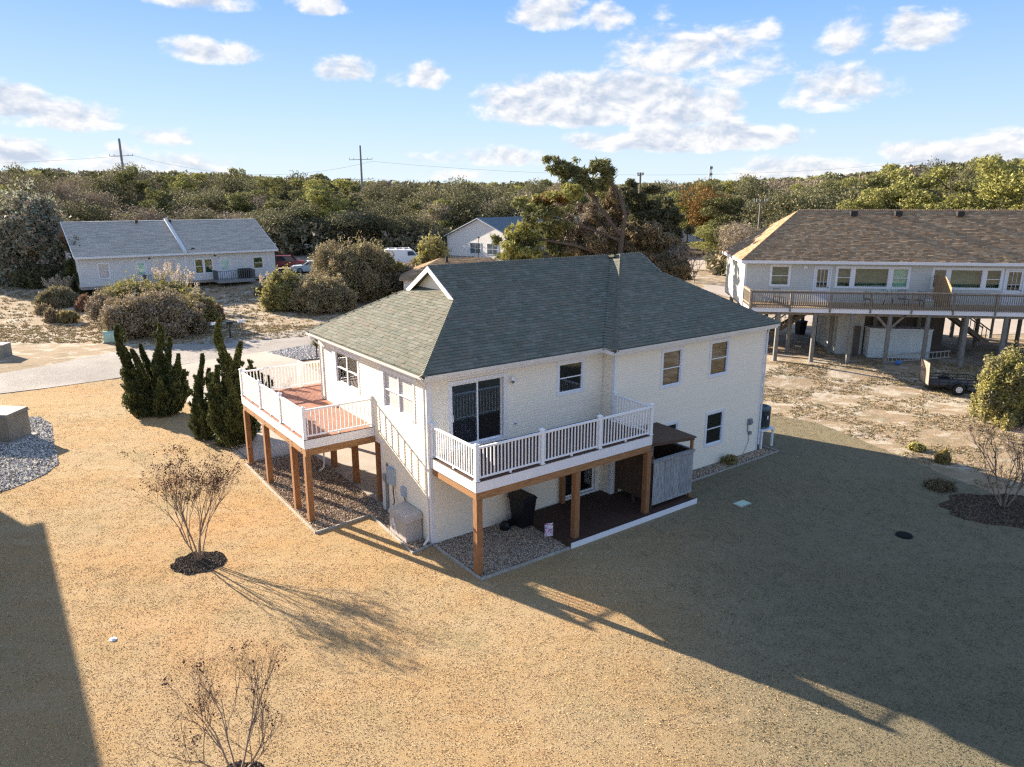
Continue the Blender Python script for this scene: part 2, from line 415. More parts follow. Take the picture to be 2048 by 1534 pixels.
# lawn: dormant grass
e1, e2 = G(0, 790), G(215, 760); L0 = e1+(e1-e2)*3
LAWN = [L0, e1, e2, G(330, 752), hw(-2.62, 11.6), hw(.2, 11.6), hw(.2, 8.6), hw(16.2, 8.6), G(1560, 832), G(1640, 848), G(1720, 880), G(1830, 925), G(1900, 955), G(2048, 1010), Vector((24, 21, 0)), Vector((34, 14, 0)), Vector((34, 3, 0)), Vector((-50, 3, 0)), Vector((-50, L0.y-6, 0))]
m = bpy.data.materials.new('dormant_lawn'); m.use_nodes = True; t = NT(m.node_tree); b = t.n['Principled BSDF']
b.inputs['Roughness'].default_value = 1; b.inputs['Specular IOR Level'].default_value = .1
p = t.add('ShaderNodeNewGeometry').outputs['Position']
na, nb, nc, nd = t.noise(p, .22, 5, .6), t.noise(p, 1.3, 5, .65), t.noise(p, 14, 5, .75), t.noise(p, 60, 3, .7)
LC1, LC2, LC3 = (.44, .285, .135), (.42, .31, .175), (.37, .275, .15)
c = t.mix(t.mr(na, .35, .65), LC1, LC2)
c = t.mix(t.m('MULTIPLY', t.mr(nb, .48, .72), .65), c, LC3)
mw = t.add('ShaderNodeMapping'); mw.inputs['Rotation'].default_value = (0, 0, .62); mw.inputs['Scale'].default_value = (.25, 1.6, 1); t.l.new(p, mw.inputs[0])
c = t.mix(t.m('MULTIPLY', t.mr(t.noise(mw.outputs[0], 1.1, 4, .6), .46, .7), .4), c, (.52, .40, .25))
c = t.mix(t.m('MULTIPLY', t.mr(t.noise(p, .42, 4, .65), .52, .72), .55), c, (.27, .23, .115))
c = t.mix(t.m('MULTIPLY', t.mr(t.noise(p, .16, 3, .6), .5, .68), .5), c, (.50, .27, .11))
gx = t.add('ShaderNodeSeparateXYZ'); t.l.new(p, gx.inputs[0])
c = t.mix(t.m('MULTIPLY', t.mr(gx.outputs[0], 0., 9.), .8), c, (.145, .142, .098))          # darker, greener to the right: house shade deepened in the lawn colour
c = t.mix(t.m('MULTIPLY', t.mr(nc, .3, .8), .28), c, (.26, .19, .11)); c = t.mix(t.m('MULTIPLY', t.mr(nd, .45, .8), .3), c, (.50, .40, .26))
t.l.new(c, b.inputs['Base Color'])
bp = t.add('ShaderNodeBump'); bp.inputs['Strength'].default_value = 1.; bp.inputs['Distance'].default_value = .035
t.l.new(t.m('ADD', t.m('MULTIPLY', nc, .6), nd), bp.inputs['Height']); t.l.new(bp.outputs[0], b.inputs['Normal'])
M['lawn'] = m
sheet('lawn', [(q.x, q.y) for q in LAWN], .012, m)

def inside(P, poly):
    x, y = P[:, 0], P[:, 1]; r = np.zeros(len(P), bool); n = len(poly)
    for i in range(n):
        x0, y0 = poly[i][0], poly[i][1]; x1, y1 = poly[(i+1) % n][0], poly[(i+1) % n][1]
        k = ((y0 > y) != (y1 > y)) & (x < (x1-x0)*(y-y0)/(y1-y0+1e-12)+x0); r ^= k
    return r
HOLES = [[hw(-2.7, 2.9), hw(-2.7, 11), hw(0, 11), hw(0, 8.6), hw(16.1, 8.6), hw(16.6, -.6), hw(16.6, -1.3), hw(9.4, -1.4), hw(9.4, -3.0), hw(3.3, -3.0), hw(0, -2.85), hw(0, -.1), hw(-.85, -.25), hw(-.7, 3.0)]]
mulch_spots = [(G(398, 1126), .78, .70), (G(480, 1556), .5, .4), (G(2020, 1022), 2.3, 1.5)]

def grass_field():
    rg = np.random.default_rng(3); P = []
    for (y0, y1, d) in ((10.5, 15, 130), (15, 20, 95), (20, 27, 50), (27, 36, 24), (36, 46, 9)):
        x1 = y1*.76+2; n = int(2*x1*(y1-y0)*d); q = np.stack([rg.uniform(-x1, x1, n), rg.uniform(y0, y1, n)], 1); P.append(q)
    P = np.concatenate(P); P = P[inside(P, LAWN)]
    for h in HOLES: P = P[~inside(P, h)]
    for c, a, b_ in mulch_spots: P = P[((P[:, 0]-c.x)/a)**2+((P[:, 1]-c.y)/b_)**2 > 1]
    k = np.sin(P[:, 0]*2.1+P[:, 1]*.7)+np.sin(P[:, 1]*2.7-P[:, 0])+rg.normal(size=len(P))*1.4
    P = P[k > -3.2]; n = len(P); nb = 9
    Z = H(P[:, 0], P[:, 1])
    base = np.concatenate([P, Z[:, None]], 1).repeat(nb, 0); N = len(base)
    an = rg.uniform(0, 6.28, N); r = rg.uniform(0, .2, N); base[:, 0] += np.cos(an)*r; base[:, 1] += np.sin(an)*r
    h = rg.uniform(.012, .034, N); w = rg.uniform(.008, .02, N)*(1+base[:, 1]/30)
    le = rg.normal(size=(N, 2))*.03; t2 = rg.uniform(0, 6.28, N)
    dx = np.stack([np.cos(t2)*w, np.sin(t2)*w, np.zeros(N)], 1)
    tip = base+np.stack([le[:, 0], le[:, 1], h], 1)
    v = np.stack([base-dx, base+dx, tip], 1).reshape(-1, 3)
    mi = rg.choice(3, N, p=(.5, .3, .2))+3*(base[:, 0]+rg.normal(size=N)*1.6 > 4.5)  # right-hand blades take darker colours, adding to the painted house shade
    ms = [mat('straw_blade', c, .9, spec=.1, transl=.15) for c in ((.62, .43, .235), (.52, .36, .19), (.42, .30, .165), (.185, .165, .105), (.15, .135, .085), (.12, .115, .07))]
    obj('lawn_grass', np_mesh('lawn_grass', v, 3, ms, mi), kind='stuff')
grass_field()

def tussocks(name, poly_fn, n, y0, y1, x0, x1, size, mats, seed, hgt=(.05, .16)):
    rg = np.random.default_rng(seed); P = np.stack([rg.uniform(x0, x1, n), rg.uniform(y0, y1, n)], 1); P = P[poly_fn(P)]
    nb = 7; Z = H(P[:, 0], P[:, 1]); base = np.concatenate([P, Z[:, None]], 1).repeat(nb, 0); N = len(base)
    an = rg.uniform(0, 6.28, N); r = rg.uniform(0, size, N); base[:, 0] += np.cos(an)*r; base[:, 1] += np.sin(an)*r
    h = rg.uniform(*hgt, N); w = rg.uniform(.02, .05, N)*(base[:, 1]/35); t2 = rg.uniform(0, 6.28, N)
    dx = np.stack([np.cos(t2)*w, np.sin(t2)*w, np.zeros(N)], 1); le = rg.normal(size=(N, 2))*.06
    v = np.stack([base-dx, base+dx, base+np.stack([le[:, 0], le[:, 1], h], 1)], 1).reshape(-1, 3)
    mi = rg.integers(0, len(mats), N); obj(name, np_mesh(name, v, 3, mats, mi), kind='stuff')
tm = [mat('rough_grass', c, .9, spec=.1, transl=.2) for c in ((.34, .25, .15), (.23, .175, .10), (.18, .17, .08), (.40, .31, .19))]
tussocks('sandy_yard_grass', lambda P: ~inside(P, LAWN) & ~((P[:, 1] > 46) & (P[:, 0] > 15) & (P[:, 1] < 60)) & (np.sin(P[:, 0]*1.3+P[:, 1]*.5)+np.sin(P[:, 1]*1.7-P[:, 0]*.6) > -.3), 11000, 26, 48, 12, 36, .2, tm, 11, (.02, .08))

tussocks('dune_grass', lambda P: ~inside(P, LAWN) & (P[:, 1] > 60.5-(P[:, 0]+25)*.0) , 9000, 58, 112, -75, 5, .3, tm, 12, (.05, .2))
tussocks('verge_grass', lambda P: ~inside(P, LAWN) & (P[:, 1] > 52.-(P[:, 0]+30)*.05+(P[:, 0] > -22)*(P[:, 0]+22)*.55), 7000, 46, 60, -50, -5, .2, tm, 13, (.04, .14))
# street and driveways
r0a, r0b = G(0, 790), G(0, 752); 
NEAR = [G(-120, 806), G(0, 788), G(100, 776), G(215, 760), G(262, 752), G(380, 727), G(470, 714), G(560, 700), G(620, 690), G(660, 683)]
FAR = [G(-120, 766), G(0, 748), G(100, 731), G(215, 707), G(300, 694), G(400, 683), G(470, 676), G(560, 668), G(640, 654), G(700, 646)]
nx = (NEAR[-1]-NEAR[-2]).normalized(); fx = (FAR[-1]-FAR[-2]).normalized()
road = NEAR+[NEAR[-1]+nx*45]+[FAR[-1]+nx*47]+FAR[::-1]
sheet('street', [(q.x, q.y) for q in road], .03, M['asphalt'])
side = [G(470, 713), G(262, 752), G(330, 760), hw(-2.4, 12.2), hw(-2.4, 11.1), hw(.05, 11.1), hw(.05, 8.6), hw(5.5, 8.6), hw(5.5, 13.6), G(590, 718), G(535, 705), G(560, 700)]
sheet('driveway', [(q.x, q.y) for q in side], .045, M['conc_drive'])
# neighbour's driveway and lane behind it
lane = [G(1330, 548), G(1470, 563), G(1475, 520), G(1400, 515)]
sheet('neighbour_driveway', [(q.x, q.y) for q in (G(1400, 578), G(1475, 600), G(1500, 622), G(1600, 640), G(1640, 660), G(1900, 672), G(2048, 668), G(2300, 640), G(1900, 636), G(1640, 630), G(1475, 572), G(1420, 570))], .03, M['conc_drive'])
sheet('back_lane', [(q.x, q.y) for q in (G(1300, 532), G(1475, 546), G(1700, 560), G(1700, 538), G(1475, 518), G(1300, 512))], .03, M['conc_drive'])
sheet('parking_lot', [(q.x, q.y) for q in (G(550, 545), G(700, 545), G(880, 540), G(1010, 530), G(1010, 512), G(820, 505), G(640, 492), G(560, 500))], .03, M['asphalt'])

# carport slab
mb = MB()
for i in range(4):
    for j in range(2): mb.box((.06+i*2.3, 3.4+j*2.62, 0), (.06+(i+1)*2.3-.012, 3.4+(j+1)*2.62-.012, .06))
sl_ = mb.build('carport_slab', M['concrete'], kind='structure'); sl_.location = (HX, HY, 0); sl_.rotation_euler[2] = YAW

# gravel beds
def gravel(name, poly, m, n, seed, zoff=.03, size=.026, cols=((.42, .31, .21), (.27, .19, .13), (.60, .50, .38), (.13, .09, .06))):
    sheet(name+'_bed', [(q.x, q.y) for q in poly], zoff-.01, m)
    rg = np.random.default_rng(seed); xs = [q.x for q in poly]; ys = [q.y for q in poly]
    P = np.stack([rg.uniform(min(xs), max(xs), n), rg.uniform(min(ys), max(ys), n)], 1); P = P[inside(P, poly)]; n = len(P)
    Z = H(P[:, 0], P[:, 1])+zoff; c = np.concatenate([P, Z[:, None]], 1); s = size*rg.uniform(.5, 1.5, n)
    D = np.array([(1, 0, 0), (0, 1, 0), (-1, 0, 0), (0, -1, 0), (0, 0, .8)], float)
    a = rg.uniform(0, 6.28, n); ca, sa = np.cos(a), np.sin(a); st = rg.uniform(.6, 1.4, n)
    V = np.empty((n, 5, 3))
    for k in range(5):
        x, y, z = D[k]*1.; V[:, k, 0] = c[:, 0]+s*(x*ca*st-y*sa); V[:, k, 1] = c[:, 1]+s*(x*sa*st+y*ca); V[:, k, 2] = c[:, 2]+s*z-(.3*s if k < 4 else 0)
    V[:, 4, :2] += rg.normal(size=(n, 2))*s[:, None]*.25
    tri = np.stack([V[:, [0, 1, 4]], V[:, [1, 2, 4]], V[:, [2, 3, 4]], V[:, [3, 0, 4]]], 1).reshape(-1, 3)
    ms = [mat(name+'_stone', cc, .85, spec=.2) for cc in cols]
    obj(name, np_mesh(name, tri, 3, ms, rg.integers(0, len(cols), n).repeat(4)), kind='stuff')
M['gbed'] = mat('gravel_bed', (.20, .145, .10), .95, (.12, .085, .06), 30, bump=.8, bscale=60, coords='World')
M['mulch'] = mat('mulch_bed', (.085, .058, .04), .95, (.05, .036, .026), 12, bump=.9, bscale=40, coords='World')
gravel('gravel_under_deck', [hw(-2.62, 3.0), hw(-2.55, 10.9), hw(.05, 10.9), hw(.05, 3.3), hw(0, 3.3), hw(0, -.02), hw(-.72, -.15), hw(-.62, 3.15)], M['gbed'], 60000, 1)
gravel('gravel_under_balcony', [hw(.05, -.03), hw(.05, -2.7), hw(3.38, -2.74), hw(3.38, -.03)], M['gbed'], 36000, 2)
gravel('gravel_strip', [hw(9.55, -.65), hw(9.55, -1.28), hw(16.5, -1.2), hw(16.5, -.65)], M['gbed'], 40000, 4)
gravel('driveway_gravel', [G(535, 706), G(560, 701), G(618, 691), G(690, 682), G(700, 712), G(600, 722)], mat('white_gravel_bed', (.34, .32, .30), .95, (.22, .2, .19), 9, bump=.8), 9000, 5, .06, .06, ((.6, .57, .54), (.4, .37, .34), (.7, .67, .63), (.25, .22, .2)))
gravel('shell_bed', [G(-60, 860), G(30, 838), G(80, 834), G(104, 850), G(106, 880), G(118, 928), G(90, 950), G(40, 972), G(-10, 990), G(-80, 1010)], mat('shell_bed_base', (.32, .30, .27), .95, (.16, .14, .12), 4, bump=.8, coords='World'), 16000, 6, .04, .04, ((.55, .52, .47), (.33, .3, .27), (.7, .67, .62), (.14, .12, .1)))
for i, (c, a, b_) in enumerate(mulch_spots):
    k = 26; gravel('mulch', [Vector((c.x+math.cos(j/k*6.283)*a*(1+.08*math.sin(j*2.3)), c.y+math.sin(j/k*6.283)*b_*(1+.1*math.sin(j*1.7)), 0)) for j in range(k)], M['mulch'], [3000, 900, 9000][i], 20+i, .03, .035, ((.10, .07, .05), (.06, .042, .03), (.16, .12, .085), (.04, .03, .022)))

# ---------------------------------------------------------------- building helpers (all in a building's own frame)
def cut(a0, a1, holes):
    segs = [(a0, a1)]
    for h0, h1 in holes:
        n = []
        for s0, s1 in segs:
            if h1 <= s0 or h0 >= s1: n.append((s0, s1)); continue
            if h0 > s0: n.append((s0, h0))
            if h1 < s1: n.append((h1, s1))
        segs = n
    return [s for s in segs if s[1]-s[0] > .01]

def lap_wall(parent, org, ax, sgn, length, z0, z1, openings, m, expo=.1016, single=False, name='wall', thick=.12, bname='siding_board'):
    """ax: 0 = wall runs along u, 1 = along v; sgn: outward side on the other axis"""
    def P(a, n, z):
        return (org[0]+a, org[1]+n*sgn, z) if ax == 0 else (org[0]+n*sgn, org[1]+a, z)
    w = MB(); zs = sorted({z0, z1, *[z for o in openings for z in (o[2], o[3]) if z0 < z < z1]})
    for za, zb in zip(zs, zs[1:]):
        for s0, s1 in cut(0, length, [(o[0], o[1]) for o in openings if o[2] < (za+zb)/2 < o[3]]):
            w.box(P(s0, -thick, za), P(s1, -.002, zb))
    if single: allb = w
    z = z0
    boards = []
    while z < z1-.02:
        zt = min(z+expo, z1); b = MB() if not single else w; gr = .004 if zt-z > .05 and not single else 0.
        for s0, s1 in cut(0, length, [(o[0], o[1]) for o in openings if o[2] < (z+zt)/2 < o[3]]):
            q = [P(s0, 0, z), P(s1, 0, z), P(s1, .017, z), P(s0, .017, z), P(s0, 0, zt-gr), P(s1, 0, zt-gr), P(s1, .006, zt-gr), P(s0, .006, zt-gr)]
            b.hexa(q)
        if not single: boards.append(b)
        z = zt
    wo = w.build(name, m, parent)
    for b in boards:
        for i in range(0, len(b.v), 8): MB().hexa(b.v[i:i+8]).build(bname, m, wo)
    return wo, P

def window(parent, P, a0, a1, z0, z1, style='double', cas=.11, glass='glass', back=None, blind=None, halves=1, name='window', inner=None):
    """casing outline a0..a1, z0..z1; style double: two sashes one above the other; halves: side by side units"""
    w = MB(); d = .032; back = back or ('tealroom' if glass == 'glass_g' else 'dark')
    w.box(P(a0, 0, z0), P(a0+cas, d, z1)); w.box(P(a1-cas, 0, z0), P(a1, d, z1))
    w.box(P(a0+cas, 0, z1-cas), P(a1-cas, d, z1)); w.box(P(a0+cas, 0, z0), P(a1-cas, d+.01, z0+cas*.8))
    i0, i1, j0, j1 = a0+cas, a1-cas, z0+cas*.8, z1-cas
    dp = -.5
    # reveal and the room behind
    w.box(P(i0-.02, dp, j0-.02), P(i1+.02, dp-.02, j1+.02), 1)
    w.box(P(i0-.02, dp, j0-.02), P(i0, -.06, j1+.02), 1); w.box(P(i1, dp, j0-.02), P(i1+.02, -.06, j1+.02), 1)
    w.box(P(i0, dp, j0-.02), P(i1, -.06, j0), 1); w.box(P(i0, dp, j1), P(i1, -.06, j1+.02), 1)
    wo = w.build(name, [M['trim'], M[back]], parent)
    n = halves; uw = (i1-i0)/n
    for h in range(n):
        x0, x1 = i0+h*uw, i0+(h+1)*uw; fr = .035
        f = MB()
        f.box(P(x0, -.06, j0), P(x0+fr, .004, j1)); f.box(P(x1-fr, -.06, j0), P(x1, .004, j1))
        f.box(P(x0+fr, -.06, j0), P(x1-fr, .003, j0+fr)); f.box(P(x0+fr, -.06, j1-fr), P(x1-fr, .003, j1))
        f.build('frame', M['vinyl'], wo)
        if style == 'double':
            jm = (j0+j1)/2
            r = MB().box(P(x0+fr, -.055, jm-.018), P(x1-fr, 0, jm+.018)); r.build('meeting_rail', M['vinyl'], wo)
            panes = ((j0+fr, jm-.018, -.045), (jm+.018, j1-fr, -.03))
        else: panes = ((j0+fr, j1-fr, -.035),)
        for q0, q1, nn in panes:
            MB().box(P(x0+fr, nn, q0), P(x1-fr, nn-.004, q1)).build('pane', M[glass], wo)
        if blind:
            b = MB(); k = int((j1-j0)/.05)
            for q in range(k):
                zz = j0+(j1-j0)*(q+.5)/k; b.hexa([P(x0+.01, -.052, zz-.026), P(x1-.01, -.052, zz-.026), P(x1-.01, -.056, zz-.026), P(x0+.01, -.056, zz-.026), P(x0+.01, -.060, zz+.026), P(x1-.01, -.060, zz+.026), P(x1-.01, -.064, zz+.026), P(x0+.01, -.064, zz+.026)])
            b.build('blind', M[blind], wo)
        if inner:
            b = MB(); k = 18
            for q in range(k):
                xa, xb = x0+.01+(x1-x0-.02)*q/k, x0+.01+(x1-x0-.02)*(q+1)/k; na, nb = -.14-.03*(q % 2), -.14-.03*((q+1) % 2)
                b.add([P(xa, na, j0), P(xb, nb, j0), P(xb, nb, j1), P(xa, na, j1)], [(0, 1, 2, 3)])
            b.build('curtain', M[inner], wo)
    return wo

def roof_panel(parent, poly, p0, sdir2, slope, z0, mats, name='roof', thick=.10, under=None):
    """poly: plan polygon; height = z0 + slope * distance from p0 along sdir2"""
    zf = lambda p: z0+slope*((p[0]-p0[0])*sdir2[0]+(p[1]-p0[1])*sdir2[1])
    n = len(poly); mb = MB()
    top = [(p[0], p[1], zf(p)-.012) for p in poly]; bot = [(p[0], p[1], zf(p)-thick) for p in poly]
    a = sum(poly[i][0]*poly[(i+1) % n][1]-poly[(i+1) % n][0]*poly[i][1] for i in range(n))
    o = list(range(n)) if a > 0 else list(range(n))[::-1]
    mb.add(top+bot, [tuple(o)]+[tuple(n+i for i in o[::-1])]+[(i, (i+1) % n, n+(i+1) % n, n+i)[::(-1 if a > 0 else 1)] for i in range(n)])
    return mb.build(name, mats, parent), zf

def tabs(poly, p0, sd, slope, z0, expo=.143, wid=.305, seed=0, thick=.016, lift=0.):
    """shingle tabs of one roof plane: list of (8 corners, material index)"""
    rg = random.Random(seed); e = (-sd[1], sd[0]); k = math.sqrt(1+slope*slope)
    pp = [((p[0]-p0[0])*e[0]+(p[1]-p0[1])*e[1], ((p[0]-p0[0])*sd[0]+(p[1]-p0[1])*sd[1])*k) for p in poly]
    bmax = max(q[1] for q in pp); out = []; r = 0; nrm = Vector((-sd[0]*slope, -sd[1]*slope, 1)).normalized()
    def rng_at(b):
        xs = []
        for (a0, b0), (a1, b1) in zip(pp, pp[1:]+pp[:1]):
            if (b0-b)*(b1-b) <= 0 and abs(b1-b0) > 1e-9: xs.append(a0+(a1-a0)*(b-b0)/(b1-b0))
        return (min(xs), max(xs)) if len(xs) >= 2 else None
    def W3(a, b, h):
        x = p0[0]+e[0]*a+sd[0]*b/k; y = p0[1]+e[1]*a+sd[1]*b/k
        return Vector((x, y, z0+slope*b/k))+nrm*(h+lift)
    b = min(q[1] for q in pp)
    while b < bmax-.01:
        bt = min(b+expo, bmax); g = rng_at((b+bt)/2)
        if g and g[1]-g[0] > .03:
            a = g[0]-rg.uniform(0, wid)
            while a < g[1]:
                w = wid*rg.choice((.55, .8, 1, 1, 1.2)); a0, a1 = max(a, g[0]), min(a+w, g[1]); a += w
                if a1-a0 < .015: continue
                t = thick*rg.uniform(.7, 1.7); bl = b-rg.choice((0, 0, .012)); gp = .003
                out.append(([W3(a0+gp, bl, -.01), W3(a1-gp, bl, -.01), W3(a1-gp, bt, -.012), W3(a0+gp, bt, -.012),
                             W3(a0+gp, bl, t), W3(a1-gp, bl, t), W3(a1-gp, bt, .001), W3(a0+gp, bt, .001)], rg.randrange(5)))
        b += expo
    return out
def put_tabs(parent, tl, mats, individual, cam_local, name='shingle'):
    tl.sort(key=lambda q: (q[0][0]-cam_local).length)
    for pts, mi in tl[:individual]:
        c = sum(pts, Vector())/8
        mb = MB().hexa([p-c for p in pts]); obj(name, mb.mesh(name, mats[mi]), parent, loc=c)
    mb = MB()
    for pts, mi in tl[individual:]: mb.hexa(pts, mi)
    if mb.v: mb.build(name+'s', mats, parent, kind='stuff')

def caps(parent, a, b, mats, w=.26, seed=0, tl=None):
    """overlapping cap shingles along a ridge or hip from a (low) to b (high)"""
    a, b = Vector(a), Vector(b); d = (b-a); L = d.length; d.normalize(); s = d.cross(Vector((0, 0, 1))).normalized(); up = s.cross(d)
    n = int(L/.14); rg = random.Random(seed); mb = MB()
    for i in range(n):
        p, q = a+d*(i*.14-.02), a+d*(i*.14+.15); h = .045; e = -.052
        for sg in (1, -1):
            mb.hexa([p+up*.0, p+s*sg*w/2+up*(e-.02), q+s*sg*w/2+up*(e-.035), q-up*.02, p+up*h, p+s*sg*w/2+up*(e+.012), q+s*sg*w/2+up*(e-.015), q+up*(h-.018)][:8], rg.randrange(5))
    return mb.build('ridge_cap', mats, parent)

_share = {}
def shared(key, fn):
    if key not in _share: _share[key] = fn()
    return _share[key]

def railing(parent, p0, p1, z, m, h=1.02, posts=(0, 1), gap=.125, bw=.032, pw=.11, base=.07, cap=True, topw=.07, label=None):
    """posts: fractions along the run where posts stand"""
    p0, p1 = Vector((p0[0], p0[1], 0)), Vector((p1[0], p1[1], 0)); d = p1-p0; L = d.length; d.normalize(); ang = math.atan2(d.y, d.x)
    def post_mesh():
        mb = MB().box((-pw/2, -pw/2, 0), (pw/2, pw/2, h+.06))
        if cap: mb.box((-pw/2-.02, -pw/2-.02, h+.06), (pw/2+.02, pw/2+.02, h+.085)); mb.add([(-pw/2, -pw/2, h+.085), (pw/2, -pw/2, h+.085), (pw/2, pw/2, h+.085), (-pw/2, pw/2, h+.085), (0, 0, h+.13)], [(0, 1, 4), (1, 2, 4), (2, 3, 4), (3, 0, 4)]); mb.box((-pw/2-.02, -pw/2-.02, 0), (pw/2+.02, pw/2+.02, .03))
        return mb.mesh('rail_post', m)
    pm = shared(('post', m.name, h, pw, cap), post_mesh)
    bmh = h-base-.06
    bmesh_ = shared(('bal', m.name, h, bw, base), lambda: MB().box((-bw/2, -bw/2, 0), (bw/2, bw/2, bmh)).mesh('baluster', m))
    for f in posts:
        q = p0+d*L*f; obj('rail_post', pm, parent, loc=(q.x, q.y, z), rz=ang)
    fs = sorted(set(list(posts)+[0, 1]))
    for f0, f1 in zip(fs, fs[1:]):
        a, b = p0+d*(L*f0+pw/2), p0+d*(L*f1-pw/2); l = (b-a).length
        if l < .2: continue
        MB().bar((a.x, a.y, z+h-.03), (b.x, b.y, z+h-.03), topw, .06).build('top_rail', m, parent)
        MB().bar((a.x, a.y, z+base+.02), (b.x, b.y, z+base+.02), .05, .045).build('bottom_rail', m, parent)
        n = int(l/gap)
        for i in range(n):
            q = a+d*(l*(i+.5)/n); obj('baluster', bmesh_, parent, loc=(q.x, q.y, z+base+.03), rz=ang)
        if l > 1.6:
            q = a+d*l/2; MB().box((q.x-.03, q.y-.03, z), (q.x+.03, q.y+.03, z+base)).build('support_block', m, parent)

# ================================================================ the cream house
house = thing('house', 'cream vinyl-sided house on two floors with green shingle roof and white decks', 'house', (HX, HY, 0), YAW)
ci = (hw(0, 0)*-1); _v = Vector((-HX, -HY, 0)); caml = Vector((_v.x*math.cos(YAW)+_v.y*math.sin(YAW), -_v.x*math.sin(YAW)+_v.y*math.cos(YAW), CAMH))
ZE = 5.42                                   # top of the walls
slider = (.70, 2.93, 3.05, 5.30); w1 = (5.07, 6.36, 4.13, 5.36)
wf, PF = lap_wall(house, (0, 0), 0, -1, 7.2547, .03, ZE, [(slider[0]+.1, slider[1]-.1, slider[2], slider[3]-.1), (w1[0]+.1, w1[1]-.1, w1[2]+.1, w1[3]-.1), (5.35, 7.0, .18, 2.2)], M['siding'])
wj, PJ = lap_wall(house, (7.2547, -.60), 1, -1, .60, .03, ZE, [], M['siding'])
o2 = [(9.65-7.2547, 10.87-7.2547, 3.80, 5.33), (12.44-7.2547, 13.69-7.2547, 3.82, 5.35), (12.46-7.2547, 13.68-7.2547, .87, 2.38), (9.62-7.2547, 10.86-7.2547, .9, 2.38)]
sh = lambda o: (o[0]+.1, o[1]-.1, o[2]+.1, o[3]-.1)
wr, PR = lap_wall(house, (7.2547, -.60), 0, -1, 8.835, .03, ZE, [sh(o) for o in o2], M['siding'])
wl, PL = lap_wall(house, (0, 0), 1, -1, 3.42, .03, 2.62, [], M['siding'])
oL = [(4.94, 7.12, 3.92, 5.30), (.83, 3.10, 3.88, 5.32)]
wl2, PL2 = lap_wall(house, (0, 0), 1, -1, 8.62, 2.62, ZE, [sh(o) for o in oL], M['siding'])
wc, PC = lap_wall(house, (0, 3.42), 0, 1, 7.0, .03, 2.6, [], M['siding'], single=True)
wd, PD = lap_wall(house, (7.0, 3.42), 1, -1, 5.2, .03, 2.6, [], M['siding'], single=True)
wb, PB = lap_wall(house, (0, 8.62), 0, 1, 16.09, 2.6, ZE, [], M['siding'], single=True)
we, PE = lap_wall(house, (16.09, -.60), 1, 1, 9.22, .03, ZE, [], M['siding'], single=True)
MB().box((.0, 3.3, 2.45), (7.1, 8.62, 2.6)).build('ceiling_panel', M['trim'], house)
MB().box((0.02, 8.3, 2.32), (7.1, 8.58, 2.45)).build('support_beam', M['pt_beam'], house)
# concrete foundation strip
fd = MB(); fd.box((-.0, -.0, 0), (7.25, .1, .04)); fd.box((7.26, -.59, 0), (16.08, -.5, .04)); fd.build('foundation_strip', M['concrete'], house)
# corner boards
def corner(x, y, z0, z1, sx, sy, w=.10, t=.022):
    mb = MB(); mb.box((x, y+sy*t, z0), (x-sx*w, y, z1)); mb.box((x+sx*t, y+sy*t, z0), (x, y-sy*w, z1)); mb.build('corner_board', M['trim'], house)
corner(0, 0, .02, ZE, -1, -1); corner(7.2547, -.6, .02, ZE, -1, -1); corner(16.09, -.6, .02, ZE, 1, -1); corner(0, 8.62, 2.62, ZE, -1, 1)
MB().box((7.2547-.035, -.035, .02), (7.2547-.018, -.018, ZE)).build('inside_corner', M['trim'], house)
MB().box((-.03, 3.30, .02), (0, 3.44, 2.6)).build('corner_board', M['trim'], house)
# frieze under the eaves
mb = MB(); mb.box((.1, -.03, 5.36), (7.15, -.017, 5.5)); mb.box((7.36, -.63, 5.36), (15.98, -.617, 5.5)); mb.box((-.03, .1, 5.36), (-.017, 8.5, 5.5)); mb.build('frieze_board', M['trim'], house)
# windows
window(house, PF, *w1, glass='glass', name='window')
for k, o in enumerate(o2): window(house, PR, *o, name='window')
window(house, PL2, *oL[0], halves=2, glass='glass', name='window')
window(house, PL2, *oL[1], halves=2, glass='glass_c', blind='blindm', style='double', name='window')
